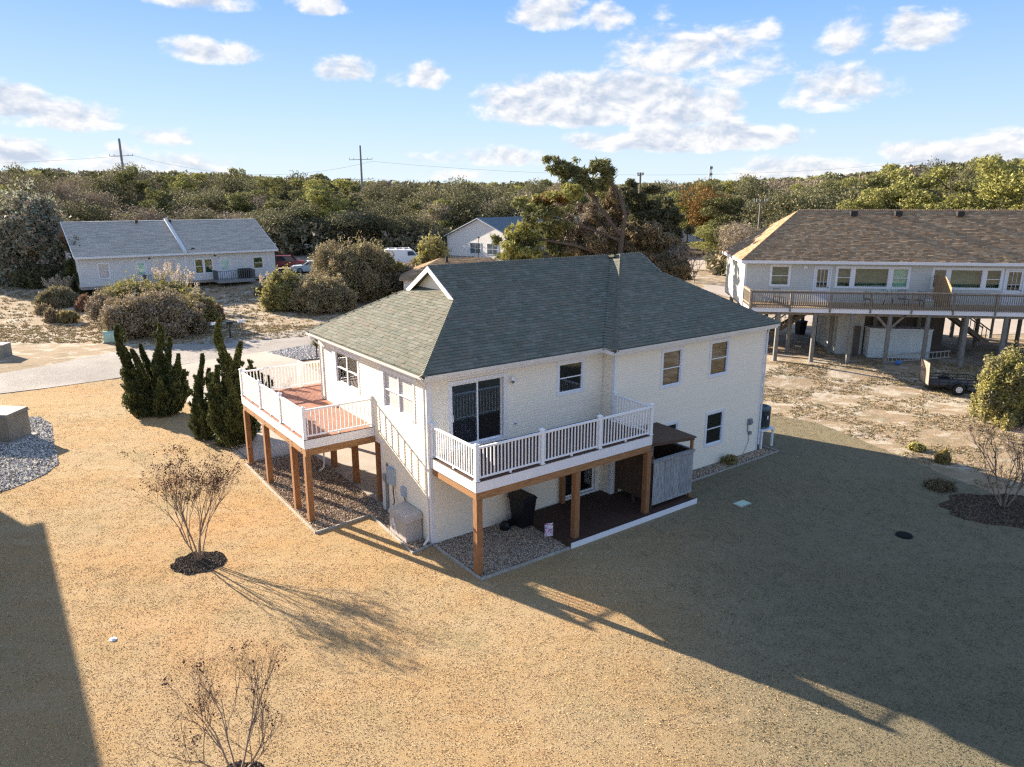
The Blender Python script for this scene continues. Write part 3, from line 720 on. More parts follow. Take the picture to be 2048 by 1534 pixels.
# upper sliding door
def slider_door(P, a0, a1, z0, z1, cas=.12, curt='curtain2', label=None):
    w = MB(); d = .035
    w.box(P(a0, 0, z0), P(a0+cas, d, z1)); w.box(P(a1-cas, 0, z0), P(a1, d, z1)); w.box(P(a0+cas, 0, z1-cas), P(a1-cas, d, z1)); w.box(P(a0+cas, -.1, z0), P(a1-cas, d+.03, z0+.06))
    i0, i1, j0, j1 = a0+cas, a1-cas, z0+.06, z1-cas; dp = -.9
    w.box(P(i0, dp, j0), P(i1, dp-.02, j1), 1); w.box(P(i0-.02, dp, j0), P(i0, -.1, j1), 1); w.box(P(i1, dp, j0), P(i1+.02, -.1, j1), 1); w.box(P(i0, dp, j0-.02), P(i1, -.1, j0), 1); w.box(P(i0, dp, j1), P(i1, -.1, j1+.02), 1)
    wo = w.build('sliding_door', [M['trim'], M['dark']], house)
    im = (i0+i1)/2; fr = .055
    for x0, x1, nn in ((i0, im+.03, -.03), (im-.03, i1, -.075)):
        f = MB(); f.box(P(x0, nn-.04, j0), P(x0+fr, nn, j1)); f.box(P(x1-fr, nn-.04, j0), P(x1, nn, j1)); f.box(P(x0+fr, nn-.04, j0), P(x1-fr, nn, j0+fr)); f.box(P(x0+fr, nn-.04, j1-fr), P(x1-fr, nn, j1))
        f.build('door_frame', M['vinyl'], wo)
        MB().box(P(x0+fr, nn-.022, j0+fr), P(x1-fr, nn-.018, j1-fr)).build('pane', M['glass_r'], wo)
    h = MB(); zc = (j0+j1)/2-.05; pts = [P(i0+.03, 0, zc-.12), P(i0+.03, .045, zc-.10), P(i0+.03, .045, zc+.10), P(i0+.03, 0, zc+.12)]; h.tube(pts, .012, 6); h.build('handle', M['vinyl'], wo)
    b = MB(); k = 22
    for q in range(k):
        xa, xb = i0+(im-i0)*q/k, i0+(im-i0)*(q+1)/k; b.add([P(xa, -.17-.04*(q % 2), j0), P(xb, -.17-.04*((q+1) % 2), j0), P(xb, -.17-.04*((q+1) % 2), j1), P(xa, -.17-.04*(q % 2), j1)], [(0, 1, 2, 3)])
    b.build('curtain', M[curt], wo); return wo
slider_door(PF, *slider)
slider_door(PF, 5.25, 7.1, .14, 2.3, .10)
# roof
S_ = .583; ZR = 5.72
zpl = lambda d: ZR+S_*d
RP = {'F1': ([(-.35, -.35), (6.9, -.35), (11.56, 4.31), (2.57, 4.31), (2.57, 2.57)], (-.35, -.35), (0, 1)),
      'LH': ([(-.35, -.35), (2.85, 2.85), (2.85, 5.77), (-.35, 8.97)], (-.35, -.35), (1, 0)),
      'RL': ([(6.9, -.95), (11.66, 3.81), (11.56, 4.31), (6.9, -.35)], (6.9, -.95), (1, 0)),
      'RF': ([(6.9, -.95), (16.44, -.95), (12.92, 2.57), (12.92, 3.81), (11.66, 3.81)], (6.9, -.95), (0, 1)),
      'RH': ([(16.44, -.95), (16.44, 8.97), (12.64, 5.17), (12.64, 2.85)], (16.44, -.95), (-1, 0)),
      'BK': ([(-.35, 8.97), (2.57, 6.05), (2.57, 4.31), (12.92, 4.31), (12.92, 5.45), (16.44, 8.97)], (-.35, 8.97), (0, -1)),
      'TOP': ([(11.3, 3.81), (12.92, 3.81), (12.92, 4.31), (11.3, 4.31)], (11.3, 3.81), (0, 1))}
tl = []
for i, (k, (poly, p0, sd)) in enumerate(RP.items()):
    z0 = 8.495 if k == 'TOP' else ZR; sl__ = -.11 if k == 'TOP' else S_
    ro, zf = roof_panel(house, poly, p0, sd, sl__, z0, M['sh'][0])
    if k == 'F1': roof1 = ro
    if k in ('F1', 'LH', 'RL', 'RF'): tl += tabs(poly, p0, sd, S_, ZR, seed=i)
    elif k != 'TOP': tl += tabs(poly, p0, sd, S_, ZR, seed=i, expo=.285, wid=.6)
put_tabs(roof1, tl, M['sh'], 300, caml)
caps(house, (-.36, -.36, ZR), (2.55, 2.55, zpl(2.90)), M['sh'], seed=1)
caps(house, (-.36, 8.98, ZR), (2.55, 6.07, zpl(2.90)), M['sh'], seed=2)
caps(house, (2.57, 4.31, zpl(4.66)), (11.5, 4.31, zpl(4.66)), M['sh'], seed=3)
caps(house, (6.88, -.97, ZR), (11.66, 3.81, zpl(4.76)), M['sh'], seed=4)
caps(house, (11.62, 3.81, zpl(4.76)), (12.92, 3.81, zpl(4.76)), M['sh'], seed=5)
caps(house, (16.46, -.97, ZR), (12.92, 2.57, zpl(3.52)), M['sh'], seed=6)
# dutch gables with rakes
def gablet(uw, ue, vm, zr, vb):
    zb = ZR+S_*abs((uw+.35) if uw < 8 else (16.44-uw)); hv = (zr-zb)/S_
    MB().add([(uw, vm-hv, zb), (uw, vm+hv, zb), (uw, vm, zr-.05), (uw+(.1 if uw < 8 else -.1), vm-hv, zb), (uw+(.1 if uw < 8 else -.1), vm+hv, zb), (uw+(.1 if uw < 8 else -.1), vm, zr-.05)], [(0, 1, 2), (3, 5, 4), (0, 3, 4, 1), (1, 4, 5, 2), (2, 5, 3, 0)]).build('gable_wall', M['siding'], house)
    mb = MB(); zE = zr-S_*vb
    for s in (1, -1):
        a = Vector((ue, vm, zr+.0)); b = Vector((ue, vm+s*vb, zE+.0)); t = -.025 if uw < 8 else .025
        mb.hexa([a+Vector((0, 0, -.20)), a+Vector((t, 0, -.20)), b+Vector((t, 0, -.20)), b+Vector((0, 0, -.20)), a, a+Vector((t, 0, 0)), b+Vector((t, 0, 0)), b])
    mb.build('rake_board', M['gutter'], house)
gablet(2.85, 2.57, 4.31, zpl(4.66), 1.76); gablet(12.64, 12.92, 3.81, zpl(4.76), 1.26)
# fascia, gutters, soffits
fa = MB(); z0, z1 = 5.52, 5.70
fa.box((-.33, -.33, z0), (6.9, -.31, z1)); fa.box((6.9, -.93, z0), (16.42, -.91, z1)); fa.box((6.9, -.93, z0), (6.92, -.31, z1)); fa.box((-.33, -.33, z0), (-.31, 8.95, z1)); fa.box((16.40, -.93, z0), (16.42, 8.95, z1)); fa.box((-.33, 8.93, z0), (16.42, 8.95, z1))
fa.build('fascia', M['gutter'], house)
so = MB(); so.box((-.32, -.32, 5.50), (6.9, .0, 5.52)); so.box((-.32, 0, 5.50), (0, 8.94, 5.52)); so.box((6.9, -.92, 5.50), (16.41, -.6, 5.52)); so.box((6.9, -.6, 5.501), (7.26, 0, 5.519)); so.box((16.09, -.6, 5.50), (16.41, 8.94, 5.52)); so.box((0, 8.62, 5.50), (16.09, 8.94, 5.52))
so.build('soffit', M['trim'], house)
gu = MB()
def gutter(a, b, n):
    a, b, n = Vector(a), Vector(b), Vector(n); w = n*.11
    gu.hexa([a, b, b+w*.7, a+w*.7, a+Vector((0, 0, .012)), b+Vector((0, 0, .012)), b+w*.7+Vector((0, 0, .012)), a+w*.7+Vector((0, 0, .012))])
    gu.hexa([a+w*.7, b+w*.7, b+w*.75, a+w*.75, a+w+Vector((0, 0, .11)), b+w+Vector((0, 0, .11)), b+w*1.06+Vector((0, 0, .11)), a+w*1.06+Vector((0, 0, .11))])
gutter((-.33, -.33, 5.59), (6.8, -.33, 5.59), (0, -1, 0)); gutter((6.9, -.93, 5.59), (16.42, -.93, 5.59), (0, -1, 0)); gutter((-.33, -.33, 5.59), (-.33, 8.95, 5.59), (-1, 0, 0))
gu.build('gutter', M['gutter'], house)
def spout(pts): MB().tube(pts, .038, 6).build('downspout', M['gutter'], house)
spout([(-.36, .12, 5.6), (-.36, .12, 5.5), (-.07, .12, 5.22), (-.07, .12, .28), (-.12, .10, .16), (-.33, -.02, .09)])
spout([(-.36, 8.5, 5.6), (-.36, 8.5, 5.5), (-.07, 8.45, 5.2), (-.07, 8.45, 2.62)]); spout([(-.22, 8.38, 2.3), (-.22, 8.38, .3), (-.30, 8.3, .14), (-.5, 8.2, .09)])
spout([(16.2, -.70, 5.55), (16.14, -.66, 5.3), (16.14, -.66, .3)])
# left raised deck (wraps past the far corner)
def deck(parent, u0, u1, v0, v1, z, mb_, holes=None, along=0, bw=.14, ext=None):
    dk = MB(); 
    dk.box((u0, v0, z-.34), (u1, v0+.025, z-.005)); dk.box((u0, v0, z-.34), (u0+.025, v1, z-.005)); dk.box((u0, v1-.025, z-.34), (u1, v1, z-.005)); dk.box((u1-.025, v0, z-.34), (u1, v1, z-.005))
    d = dk.build('deck', M['trim'], parent)
    bm_ = shared(('board', u0, u1, z), lambda: MB().box((0, 0, -.03), (u1-u0, bw-.006, 0)).mesh('deck_board', M[mb_]))
    v = v0
    while v < v1-.02: obj('deck_board', bm_, d, loc=(u0, v, z)); v += bw
    jm = shared(('joist', v0, v1, z), lambda: MB().box((-.02, v0+.03, z-.25), (.02, v1-.03, z-.032)).mesh('joist', M['pt_beam']))
    u = u0+.35
    while u < u1-.1: obj('joist', jm, d, loc=(u, 0, 0)); u += .41
    return d
zd = 3.0
dl = deck(house, -2.58, 0.0, 3.88, 10.9, zd, 'deck_red')
dl2 = deck(house, .0, 4.0, 8.66, 10.9, zd, 'deck_red')
def beam(d, a, b): MB().bar(a, b, .09, .24).build('beam', M['pt_beam'], d)
beam(dl, (-2.5, 3.9, 2.53), (-2.5, 10.88, 2.53)); beam(dl, (-2.45, 3.94, 2.53), (.1, 3.94, 2.53)); beam(dl, (-2.45, 10.84, 2.53), (4, 10.84, 2.53)); beam(dl, (.18, 3.9, 2.52), (.18, 10.8, 2.52))
def dpost(d, u, v, h=2.41, w=.20, m='pt', z=0.): MB().box((u-w/2, v-w/2, z), (u+w/2, v+w/2, h)).build('post', M[m], d)
for v in (4.3, 5.2, 5.6, 7.0, 8.1, 9.4, 10.5):
    for z_ in (2.47, 2.58): MB().tube([(-2.56, v, z_), (-2.545, v, z_)], .018, 6).build('bolt', M['blackm'], dl)
for v in (4.0, 5.3, 8.3, 10.75): dpost(dl, -2.48, v)
for v in (4.06, 6.2, 8.36): dpost(dl, .2, v, 2.40)
for u in (1.6, 3.8): dpost(dl2, u, 10.75)
railing(dl, (-2.52, 3.95), (-2.52, 10.83), zd, M['vinyl'], posts=(0, .33, .66, 1))
railing(dl, (-2.52, 3.95), (-.06, 3.95), zd, M['vinyl'], posts=(1,), gap=.14)
railing(dl2, (-2.52, 10.83), (3.9, 10.83), zd, M['vinyl'], posts=(.38, .72, 1))
# right balcony
dr = deck(house, 0.0, 7.2, -2.6, -.03, zd, 'deck_dark')
for a, b in (((.02, -2.52, 2.53), (7.2, -2.52, 2.53)), ((.1, -2.5, 2.53), (.1, -.05, 2.53)), ((7.12, -2.5, 2.53), (7.12, -.65, 2.53))): beam(dr, a, b)
for u in (.11, 3.86, 7.1): dpost(dr, u, -2.50)
dpost(dr, 5.3, -.15, 2.4, .16)
railing(dr, (.06, -2.54), (7.14, -2.54), zd, M['vinyl'], posts=(0, .335, .667, 1))
railing(dr, (.06, -2.54), (.06, -.09), zd, M['vinyl'], posts=(1,))
railing(dr, (7.14, -2.54), (7.2, -.69), zd, M['vinyl'], posts=(1,))
# small fittings on the walls
def fitting(name, fn, m): mb = MB(); fn(mb); return mb.build(name, m, house)
o = fitting('wall_lamp', lambda b: (b.cyl(PF(3.10, .0, 5.12), .055, -.03, 12, axis=1), b.tube([PF(3.1, .03, 5.12), PF(3.1, .10, 5.2), PF(3.1, .14, 5.14)], .013), b.tube([PF(3.1, .14, 5.15), PF(3.1, .14, 5.03)], [.03, .07], 10)), M['vinyl'])
MB().tube([PF(3.1, .14, 5.03), PF(3.1, .14, 4.93)], [.055, .035], 8).build('lamp_glass', M['glass'], o)
fitting('wall_lamp', lambda b: (b.tube([PF(3.19, 0.02, 4.97), PF(3.19, .09, 4.93)], [.03, .05], 8)), M['vinyl'])
o = fitting('outlet_cover', lambda b: (b.box(PF(3.21, .01, 3.42), PF(3.36, .035, 3.54))), M['trim']); MB().box(PF(3.25, .035, 3.45), PF(3.32, .04, 3.51)).build('outlet_socket', M['metal_grey'], o)
o = fitting('electric_meter', lambda b: (b.box(PR(15.29-7.2547, .01, 1.34), PR(15.5-7.2547, .12, 1.6)), b.cyl(PR(15.395-7.2547, .10, 1.47), .085, -.07, 14, axis=1)), M['metal_grey'])
MB().tube([PR(8.06, .03, 1.34), PR(8.06, .05, 1.05), PR(8.16, .05, .95)], .018).build('conduit', M['metal_grey'], o); MB().tube([PR(8.2, .03, 1.0), PR(8.2, .03, .55), PR(8.05, .03, .3), PR(7.87, .03, .05)], .012).build('cable', M['meter'], o)
fitting('junction_box', lambda b: b.box(PR(8.13, .01, .88), PR(8.28, .10, 1.02)), M['metal_grey'])
o = fitting('meter_box', lambda b: (b.box(PL(2.38, .01, 1.28), PL(2.78, .16, 1.86)), b.box(PL(2.40, .16, 1.30), PL(2.76, .18, 1.84))), M['meter'])
MB().tube([PL(2.5, .08, 1.28), PL(2.46, .09, .95), PL(2.3, .14, .7), PL(2.1, .3, .72)], .02).build('conduit', M['cable'], o)
o = fitting('switch_box', lambda b: b.box(PL(1.62, .01, 1.10), PL(1.87, .12, 1.42)), M['meter'])
MB().tube([PL(1.72, .06, 1.10), PL(1.66, .06, .9), PL(1.62, .1, .78)], .02).build('conduit', M['cable'], o)
o = fitting('service_conduit', lambda b: b.tube([PL(2.98, .05, .05), PL(2.98, .05, 1.9)], .03), M['metal_grey'])
fitting('service_conduit', lambda b: (b.tube([PL(3.12, .05, .05), PL(3.12, .05, 1.25)], .022), b.box(PL(3.02, .02, 1.2), PL(3.22, .12, 1.45))), M['box_grey'])
# edging boards round the gravel beds
def edging(name, label, pts, h=.11, w=.05, m='edging'):
    t = thing(name, label, 'edging', (HX, HY, 0), YAW)
    for a, b in zip(pts, pts[1:]):
        MB().bar((a[0], a[1], h/2-.02), (b[0], b[1], h/2-.02), w, h).build('board', M[m], t)
edging('garden_edging', 'weathered timber edging round the gravel bed under the left raised deck', [(.05, 10.95), (-2.66, 10.9), (-2.72, 7.0), (-2.74, 2.97), (-1.6, 3.06), (-.66, 3.18), (-.74, 1.5), (-.82, -.2), (-.06, -.06)])
edging('garden_edging', 'dark timber edging round the gravel under the front balcony', [(-.02, -.06), (.0, -2.80), (3.36, -2.84)])
edging('garden_edging', 'thin timber edging along the gravel strip below the meter', [(9.5, -1.38), (12.5, -1.36), (15.3, -1.33), (16.75, -1.3), (16.75, -.5)], .08)
# low wooden patio
pt = thing('patio_deck', 'low brown wooden patio with a white front board under the balcony', 'patio', (HX, HY, 0), YAW)
pb = MB().box((0, 0, -.03), (.137, 2.72, 0)).mesh('deck_board', M['deck_dark'])
u = 3.42
while u < 9.4: obj('deck_board', pb, pt, loc=(u, -2.84, .14)); u += .143
MB().box((3.40, -2.87, .0), (9.44, -2.843, .2)).build('front_board', M['trim'], pt)
MB().box((9.415, -2.84, .0), (9.44, -.12, .16)).build('side_board', M['pt'], pt); MB().box((3.42, -2.84, .0), (9.41, -.05, .105)).build('patio_frame', M['brown_wood'], pt)
# outdoor shower
shw = thing('outdoor_shower', 'grey weathered plank shower enclosure with brown roof beside the house', 'shower stall', (HX, HY, 0), YAW)
def planks(u0, u1, v0, v1, z0, z1, n, m, ax):
    for i in range(n):
        a, b = i/n, (i+1)/n; g = .004; z1r = z1-random.uniform(0, .01)
        if ax == 0: MB().box((u0+(u1-u0)*a+g, v0, z0), (u0+(u1-u0)*b-g, v0+.02, z1r)).build('plank', M[m], shw)
        else: MB().box((u0, v0+(v1-v0)*a+g, z0), (u0+.02, v0+(v1-v0)*b-g, z1r)).build('plank', M[m], shw)
planks(7.42, 9.5, -2.52, 0, .38, 1.92, 14, 'grey_wood', 0); planks(7.40, 0, -2.4, -.75, .42, 2.1, 11, 'brown_wood', 1); planks(9.46, 0, -2.44, -.7, .38, 1.95, 12, 'brown_wood', 1)
MB().box((7.38, -2.56, 1.90), (9.54, -2.44, 1.99)).build('top_rail', M['grey_wood'], shw); MB().box((7.42, -2.54, .33), (9.5, -2.49, .42)).build('bottom_rail', M['grey_wood'], shw)
MB().box((9.44, -2.44, 1.95), (9.5, -.66, 2.0)).build('top_rail', M['grey_wood'], shw)
for x, y, h in ((9.44, -2.46, 2.46), (7.46, -2.40, 2.1), (7.44, -.72, 2.6), (9.44, -.72, 2.5), (7.44, -1.6, .6)): MB().box((x-.045, y-.045, .14), (x+.045, y+.045, h)).build('post', M['brown_wood' if y > -2.42 or x < 8 else 'pt'], shw)
rf = MB().add([(7.3, -2.1, 2.50), (9.56, -2.56, 2.47), (9.56, -.64, 2.52), (7.3, -.64, 2.55), (7.3, -2.1, 2.45), (9.56, -2.56, 2.42), (9.56, -.64, 2.47), (7.3, -.64, 2.50)], [(0, 1, 2, 3), (7, 6, 5, 4), (0, 4, 5, 1), (1, 5, 6, 2), (2, 6, 7, 3), (3, 7, 4, 0)]).build('shower_roof', M['brown_wood'], shw)
MB().bar((7.35, -2.1, 2.42), (9.5, -2.50, 2.39), .05, .10).build('roof_beam', M['brown_wood'], shw)

# beige utility cabinet on the left wall
cb = thing('utility_cabinet', 'beige plastic cabinet standing against the left house wall', 'cabinet', tuple(hw(-.36, 1.12)), YAW)
MB().hexa([(-.30, -.58, .02), (.30, -.58, .02), (.30, .58, .02), (-.30, .58, .02), (-.29, -.56, .72), (.29, -.56, .72), (.29, .56, .72), (-.29, .56, .72)]).build('body', M['box_beige'], cb)
MB().hexa([(-.33, -.61, .70), (.33, -.61, .76), (.33, .61, .76), (-.33, .61, .70), (-.29, -.56, .86), (.30, -.56, .95), (.30, .56, .95), (-.29, .56, .86)]).build('lid', M['box_beige'], cb)
mb = MB(); mb.box((-.335, .20, .35), (-.302, .28, .62)); mb.box((-.33, .38, .2), (-.302, .42, .5)); mb.tube([(-.34, .1, .5), (-.34, .1, .2)], .02); mb.build('latch', M['vinyl'], cb)
# trash bin
tb = thing('trash_bin', 'black wheeled trash bin with lid on the gravel below the balcony', 'trash bin', tuple(hw(3.15, -.62, .03)), YAW+.15)
MB().hexa([(-.24, -.26, .05), (.24, -.26, .05), (.24, .24, .05), (-.24, .24, .05), (-.31, -.36, 1.02), (.31, -.36, 1.02), (.31, .34, 1.02), (-.31, .34, 1.02)]).build('body', M['black'], tb)
MB().hexa([(-.34, -.40, 1.02), (.34, -.40, 1.02), (.34, .38, 1.02), (-.34, .38, 1.02), (-.28, -.32, 1.12), (.28, -.32, 1.12), (.30, .38, 1.14), (-.30, .38, 1.14)]).build('lid', M['black'], tb)
MB().tube([(-.3, .42, 1.0), (.3, .42, 1.0)], .02).build('handle', M['black'], tb)
for s in (-1, 1):
    MB().cyl((s*.30-.03, .24, .13), .13, .06, 14, axis=0).build('wheel', M['black'], tb)
bag = MB(); bag.tube([(-.62, .1, .02), (-.60, .1, .16), (-.55, .1, .26), (-.5, .1, .30)], [.16, .2, .14, .02], 9); bag.build('bag', M['black'], None)
bo = bpy.data.objects['bag']; bo.location = tuple(hw(3.1, -.62, .02)); bo.rotation_euler[2] = YAW; tag(bo, 'small black bag lying on the gravel beside the trash bin', 'bag')
# small garden flag: a printed pattern of red and blue scrolls on white
fm = bpy.data.materials.new('printed_flag'); fm.use_nodes = True; t = NT(fm.node_tree); tc = t.add('ShaderNodeTexCoord'); nn = t.noise(tc.outputs['Object'], 11, 2, .5, 1.5)
c = t.mix(t.mr(nn, .53, .57), (.75, .72, .76), (.55, .08, .13)); c = t.mix(t.mr(t.noise(tc.outputs['Object'], 15, 2, .5, 2.), .56, .6), c, (.2, .2, .5)); t.l.new(c, t.n['Principled BSDF'].inputs['Base Color'])
fg = thing('garden_flag', 'small white printed garden flag on a wire stand by the patio', 'flag', tuple(hw(3.22, -1.95, .02)), YAW-.25)
mb = MB(); k = 6
for i in range(k):
    x0, x1 = -.15+.3*i/k, -.15+.3*(i+1)/k; y0, y1 = .02*math.sin(i), .02*math.sin(i+1)
    mb.hexa([(x0, y0, .12), (x1, y1, .12), (x1, y1+.004, .12), (x0, y0+.004, .12), (x0, y0, .58), (x1, y1, .58), (x1, y1+.004, .58), (x0, y0+.004, .58)])
mb.build('cloth', fm, fg); MB().tube([(-.17, 0, 0), (-.17, 0, .6), (.17, 0, .6)], .006, 5).build('stand', M['blackm'], fg)
# air conditioner on its stand
ac = thing('air_conditioner', 'dark grey air conditioner on a white raised stand at the right house corner', 'air conditioner', tuple(hw(16.75, -.25)), YAW)
MB().box((-.45, -.45, .82), (.45, .45, .90)).build('platform', M['vinyl'], ac)
for x, y in ((-.4, -.4), (.4, -.4), (.4, .4), (-.4, .4)): MB().box((x-.04, y-.04, 0), (x+.04, y+.04, .82)).build('leg', M['vinyl'], ac)
mb = MB(); mb.tube([(0, 0, .90), (0, 0, .98)], .40, 20, 0); mb.tube([(0, 0, .98), (0, 0, 1.72)], .37, 20, 1)
for i in range(40):
    a = i/40*6.2832; mb.box((.40*math.cos(a)-.008, .40*math.sin(a)-.008, .98), (.40*math.cos(a)+.008, .40*math.sin(a)+.008, 1.72), 0)
mb.build('body', [M['ac'], M['blackm']], ac)
mb = MB(); mb.tube([(0, 0, 1.72), (0, 0, 1.82), (0, 0, 1.86)], [.42, .42, .37], 20); mb.build('top_cap', M['ac'], ac)
MB().cyl((0, 0, 1.862), .26, .012, 18).build('fan_grille', M['black'], ac); MB().box((-.12, -.423, 1.35), (-.04, -.41, 1.5)).build('label_plate', M['vinyl'], ac)

# things let into the lawn
def lid(name, label, px, py, a, b_, m, rz=0):
    p = G(px, py); t = thing(name, label, 'cover', (p.x, p.y, p.z), rz)
    if b_: MB().box((-a, -b_, 0), (a, b_, .06)).build('cover', m, t); MB().box((-a-.04, -b_-.04, 0), (a+.04, b_+.04, .045)).build('collar', M['concrete'], t)
    else: MB().cyl((0, 0, 0), a, .06, 18).build('cover', m, t); MB().cyl((0, 0, 0), a+.04, .03, 18).build('collar', M['blackm'] if m != M['vinyl'] else m, t)
    return t
lid('valve_cover', 'pale green rectangular box cover in the shaded lawn near the shower', 1484, 1009, .26, .16, M['green_box'], .6)
lid('valve_cover', 'black round cover in the shaded lawn at right', 1808, 1072, .24, 0, mat('dull_black_cover', (.018, .02, .018), .95, spec=.05))
lid('valve_cover', 'small white cap lying in the sunny lawn', 226, 1280, .05, 0, M['vinyl'])

# ================================================================ vegetation
def spread(n, seed): return np.random.default_rng(seed)
def plant(name, label, cat, loc, foliage, rz=0, group=None, scale=1.):
    """foliage: mesh used as the thing's own mesh"""
    o = obj(name, foliage, None, loc=tuple(loc), rz=rz, label=label, cat=cat, group=group)
    if scale != 1.: o.scale = (scale,)*3 if not isinstance(scale, tuple) else scale
    return o

def spire_shrub(name, label, base, spires, mats, seed, n=9000, leaf=.075):
    """Hollywood juniper: twisting upright spires joined low down; spires = (dx,dy,height,radius)"""
    rg = np.random.default_rng(seed); C = []; AX = []
    tr = MB()
    for (dx, dy, h, r) in spires:
        ph = rg.uniform(0, 6.28); m = int(n*(.25+r)*h/4)
        z = rg.random(m)**.8*h; f = z/h; an = rg.uniform(0, 6.28, m)
        lob = 1+.35*np.sin(z*5+ph+an*2)+.25*np.sin(z*9+an*3-ph)
        rad = r*1.0*(1.04-f)**.95*np.minimum(1, .8+z*1.0)*lob*rg.uniform(.35, 1.1, m)+.03
        cx = dx*np.minimum(1, .55+f*.8)+.16*np.sin(z*1.9+ph)*f; cy = dy*np.minimum(1, .55+f*.8)+.16*np.cos(z*1.6+ph)*f
        C.append(np.stack([cx+rad*np.cos(an), cy+rad*np.sin(an), z+.05], 1)); AX.append(np.stack([np.cos(an)*.5, np.sin(an)*.5, np.full(m, .9)], 1))
        # side tufts
        for _ in range(int(h*4)):
            zz = rg.uniform(.3, h*.95); a = rg.uniform(0, 6.28); rr = r*(1.05-zz/h)**.75*.9; L = rg.uniform(.15, .38)*(1.2-zz/h); k = 60
            t_ = rg.random(k); px_ = dx*min(1, .55+zz/h*.8)+np.cos(a)*(rr+t_*L)+rg.normal(size=k)*.035; py_ = dy*min(1, .55+zz/h*.8)+np.sin(a)*(rr+t_*L)+rg.normal(size=k)*.035
            C.append(np.stack([px_, py_, zz+t_*L*1.3+rg.normal(size=k)*.03], 1)); AX.append(np.tile((np.cos(a)*.5, np.sin(a)*.5, 1.), (k, 1)))
        tr.tube([(0, 0, -.1), (dx*.3, dy*.3, .4), (dx*.8, dy*.8, h*.6)], [.07, .06, .02], 6)
    C = np.concatenate(C); AX = np.concatenate(AX)
    o = thing(name, label, 'shrub', tuple(base))
    obj('foliage', np_mesh('foliage', leaf_verts(C, leaf, rg, axis=AX, elong=1.9, tri=True), 3, mats, rg.integers(0, len(mats), len(C))), o)
    tr.build('stem', M['bark'], o); return o
jm = [M['l_jun'], leafm('juniper_foliage_tip', (.15, .16, .05), (.08, .095, .032), .1, .15, 2.)]
def SP(base, lst):
    out = []
    for (px, py, r, dy) in lst:
        p = atY(px, py, base.y+dy); out.append((p.x-base.x, dy, p.z-base.z, r))
    return out
bA = G(305, 828); spire_shrub('juniper_shrub', 'dark green juniper with many twisting spires, the left one beside the street', bA, SP(bA, [(240, 652, .42, 0), (272, 700, .40, -.4), (290, 690, .32, .5), (312, 650, .44, .2), (330, 678, .36, .4), (348, 712, .40, -.3), (370, 742, .32, .3), (262, 765, .5, -.6), (325, 755, .5, -.6)]), jm, 1, 12000)
bB = G(462, 888); spire_shrub('juniper_shrub', 'tall dark green juniper next to the left deck posts', bB, SP(bB, [(441, 640, .46, 0), (474, 688, .40, .3), (425, 735, .40, -.3), (455, 760, .5, -.5), (487, 742, .42, .5), (500, 790, .45, .4)]), jm, 2, 12000)
bC = G(408, 878); spire_shrub('juniper_shrub', 'small forked juniper standing between two larger junipers', bC, SP(bC, [(395, 712, .26, .1), (422, 740, .18, .2), (385, 770, .26, 0), (410, 800, .34, -.2)]), jm, 3, 9000)
bD = G(520, 800); spire_shrub('juniper_shrub', 'thin juniper tips rising behind the left deck railing', bD, SP(bD, [(503, 720, .16, 0), (524, 742, .16, .3), (537, 752, .14, .2), (515, 775, .3, .1)]), jm, 4, 6000)

def bare_tree(name, label, base, h, spread_, seed, stems=5, r0=.035, mat_='bark_pale', heads=0, depth=5, lean=(0, 0), tw='twig', cat='tree', leaves=None, ymax=None):
    rg = random.Random(seed); mb = MB(); tw_ = MB(); tips = []
    def grow(p, d, L, r, lv):
        n = 3; pts = [p]; q = p.copy()
        for i in range(n):
            d = (d+Vector((rg.gauss(0, .09), rg.gauss(0, .09), rg.gauss(.03, .05)))).normalized(); q = q+d*(L/n); pts.append(q.copy())
        (mb if lv < 2 else tw_).tube(pts, [r*(1-.4*i/n) for i in range(n+1)], 5 if lv < 2 else 3, 0, False)
        if lv >= depth or (lv > 3 and rg.random() < .25): tips.append(q); return
        k = rg.choice((2, 3, 3)) if lv > 0 else 3
        for _ in range(k):
            a = rg.uniform(0, 6.28); sp = rg.uniform(.22, .62)
            nd = (d+Vector((math.cos(a), math.sin(a), .1))*sp).normalized()
            s = rg.uniform(.3, 1.); grow(pts[1].lerp(q, s), nd, L*rg.uniform(.55, .8), r*.58, lv+1)
    for i in range(stems):
        a = i/stems*6.28+rg.uniform(-.4, .4); d = Vector((math.cos(a)*spread_+lean[0], math.sin(a)*spread_+lean[1], 1)).normalized()
        grow(Vector((math.cos(a)*.08, math.sin(a)*.08, 0)), d, h*.36, r0*rg.uniform(.7, 1.1), 0)
    zt = max(t.z for t in tips); k = h/zt
    for b in (mb, tw_): b.v = [(v[0]*k, v[1]*k, v[2]*k) for v in b.v]
    o = thing(name, label, cat, tuple(base)); mb.build('trunk', M[mat_], o); tw_.build('branches', M[tw], o, kind=None)
    if heads:
        rn = np.random.default_rng(seed); T = np.array([tuple(t*k) for t in tips]); T = T[T[:, 2] > h*.55]; T = T[rn.random(len(T)) < heads]
        P = (T[:, None]+rn.normal(size=(len(T), 9, 3))*(.035, .035, .06)).reshape(-1, 3)
        obj('seed_heads', np_mesh('seed_heads', leaf_verts(P, .035, rn), 4, M['seed']), o, kind='stuff')
    return o
bare_tree('crape_myrtle', 'bare crape myrtle with reddish seed heads in a dark mulch ring on the sunny lawn', G(398, 1122), 3.6, .13, 3, 6, .026, heads=.22, depth=6, lean=(-.03, 0))
bare_tree('crape_myrtle', 'bare spreading crape myrtle at the bottom edge of the lawn', G(475, 1556), 2.55, .55, 9, 6, .022, heads=.04, depth=6)
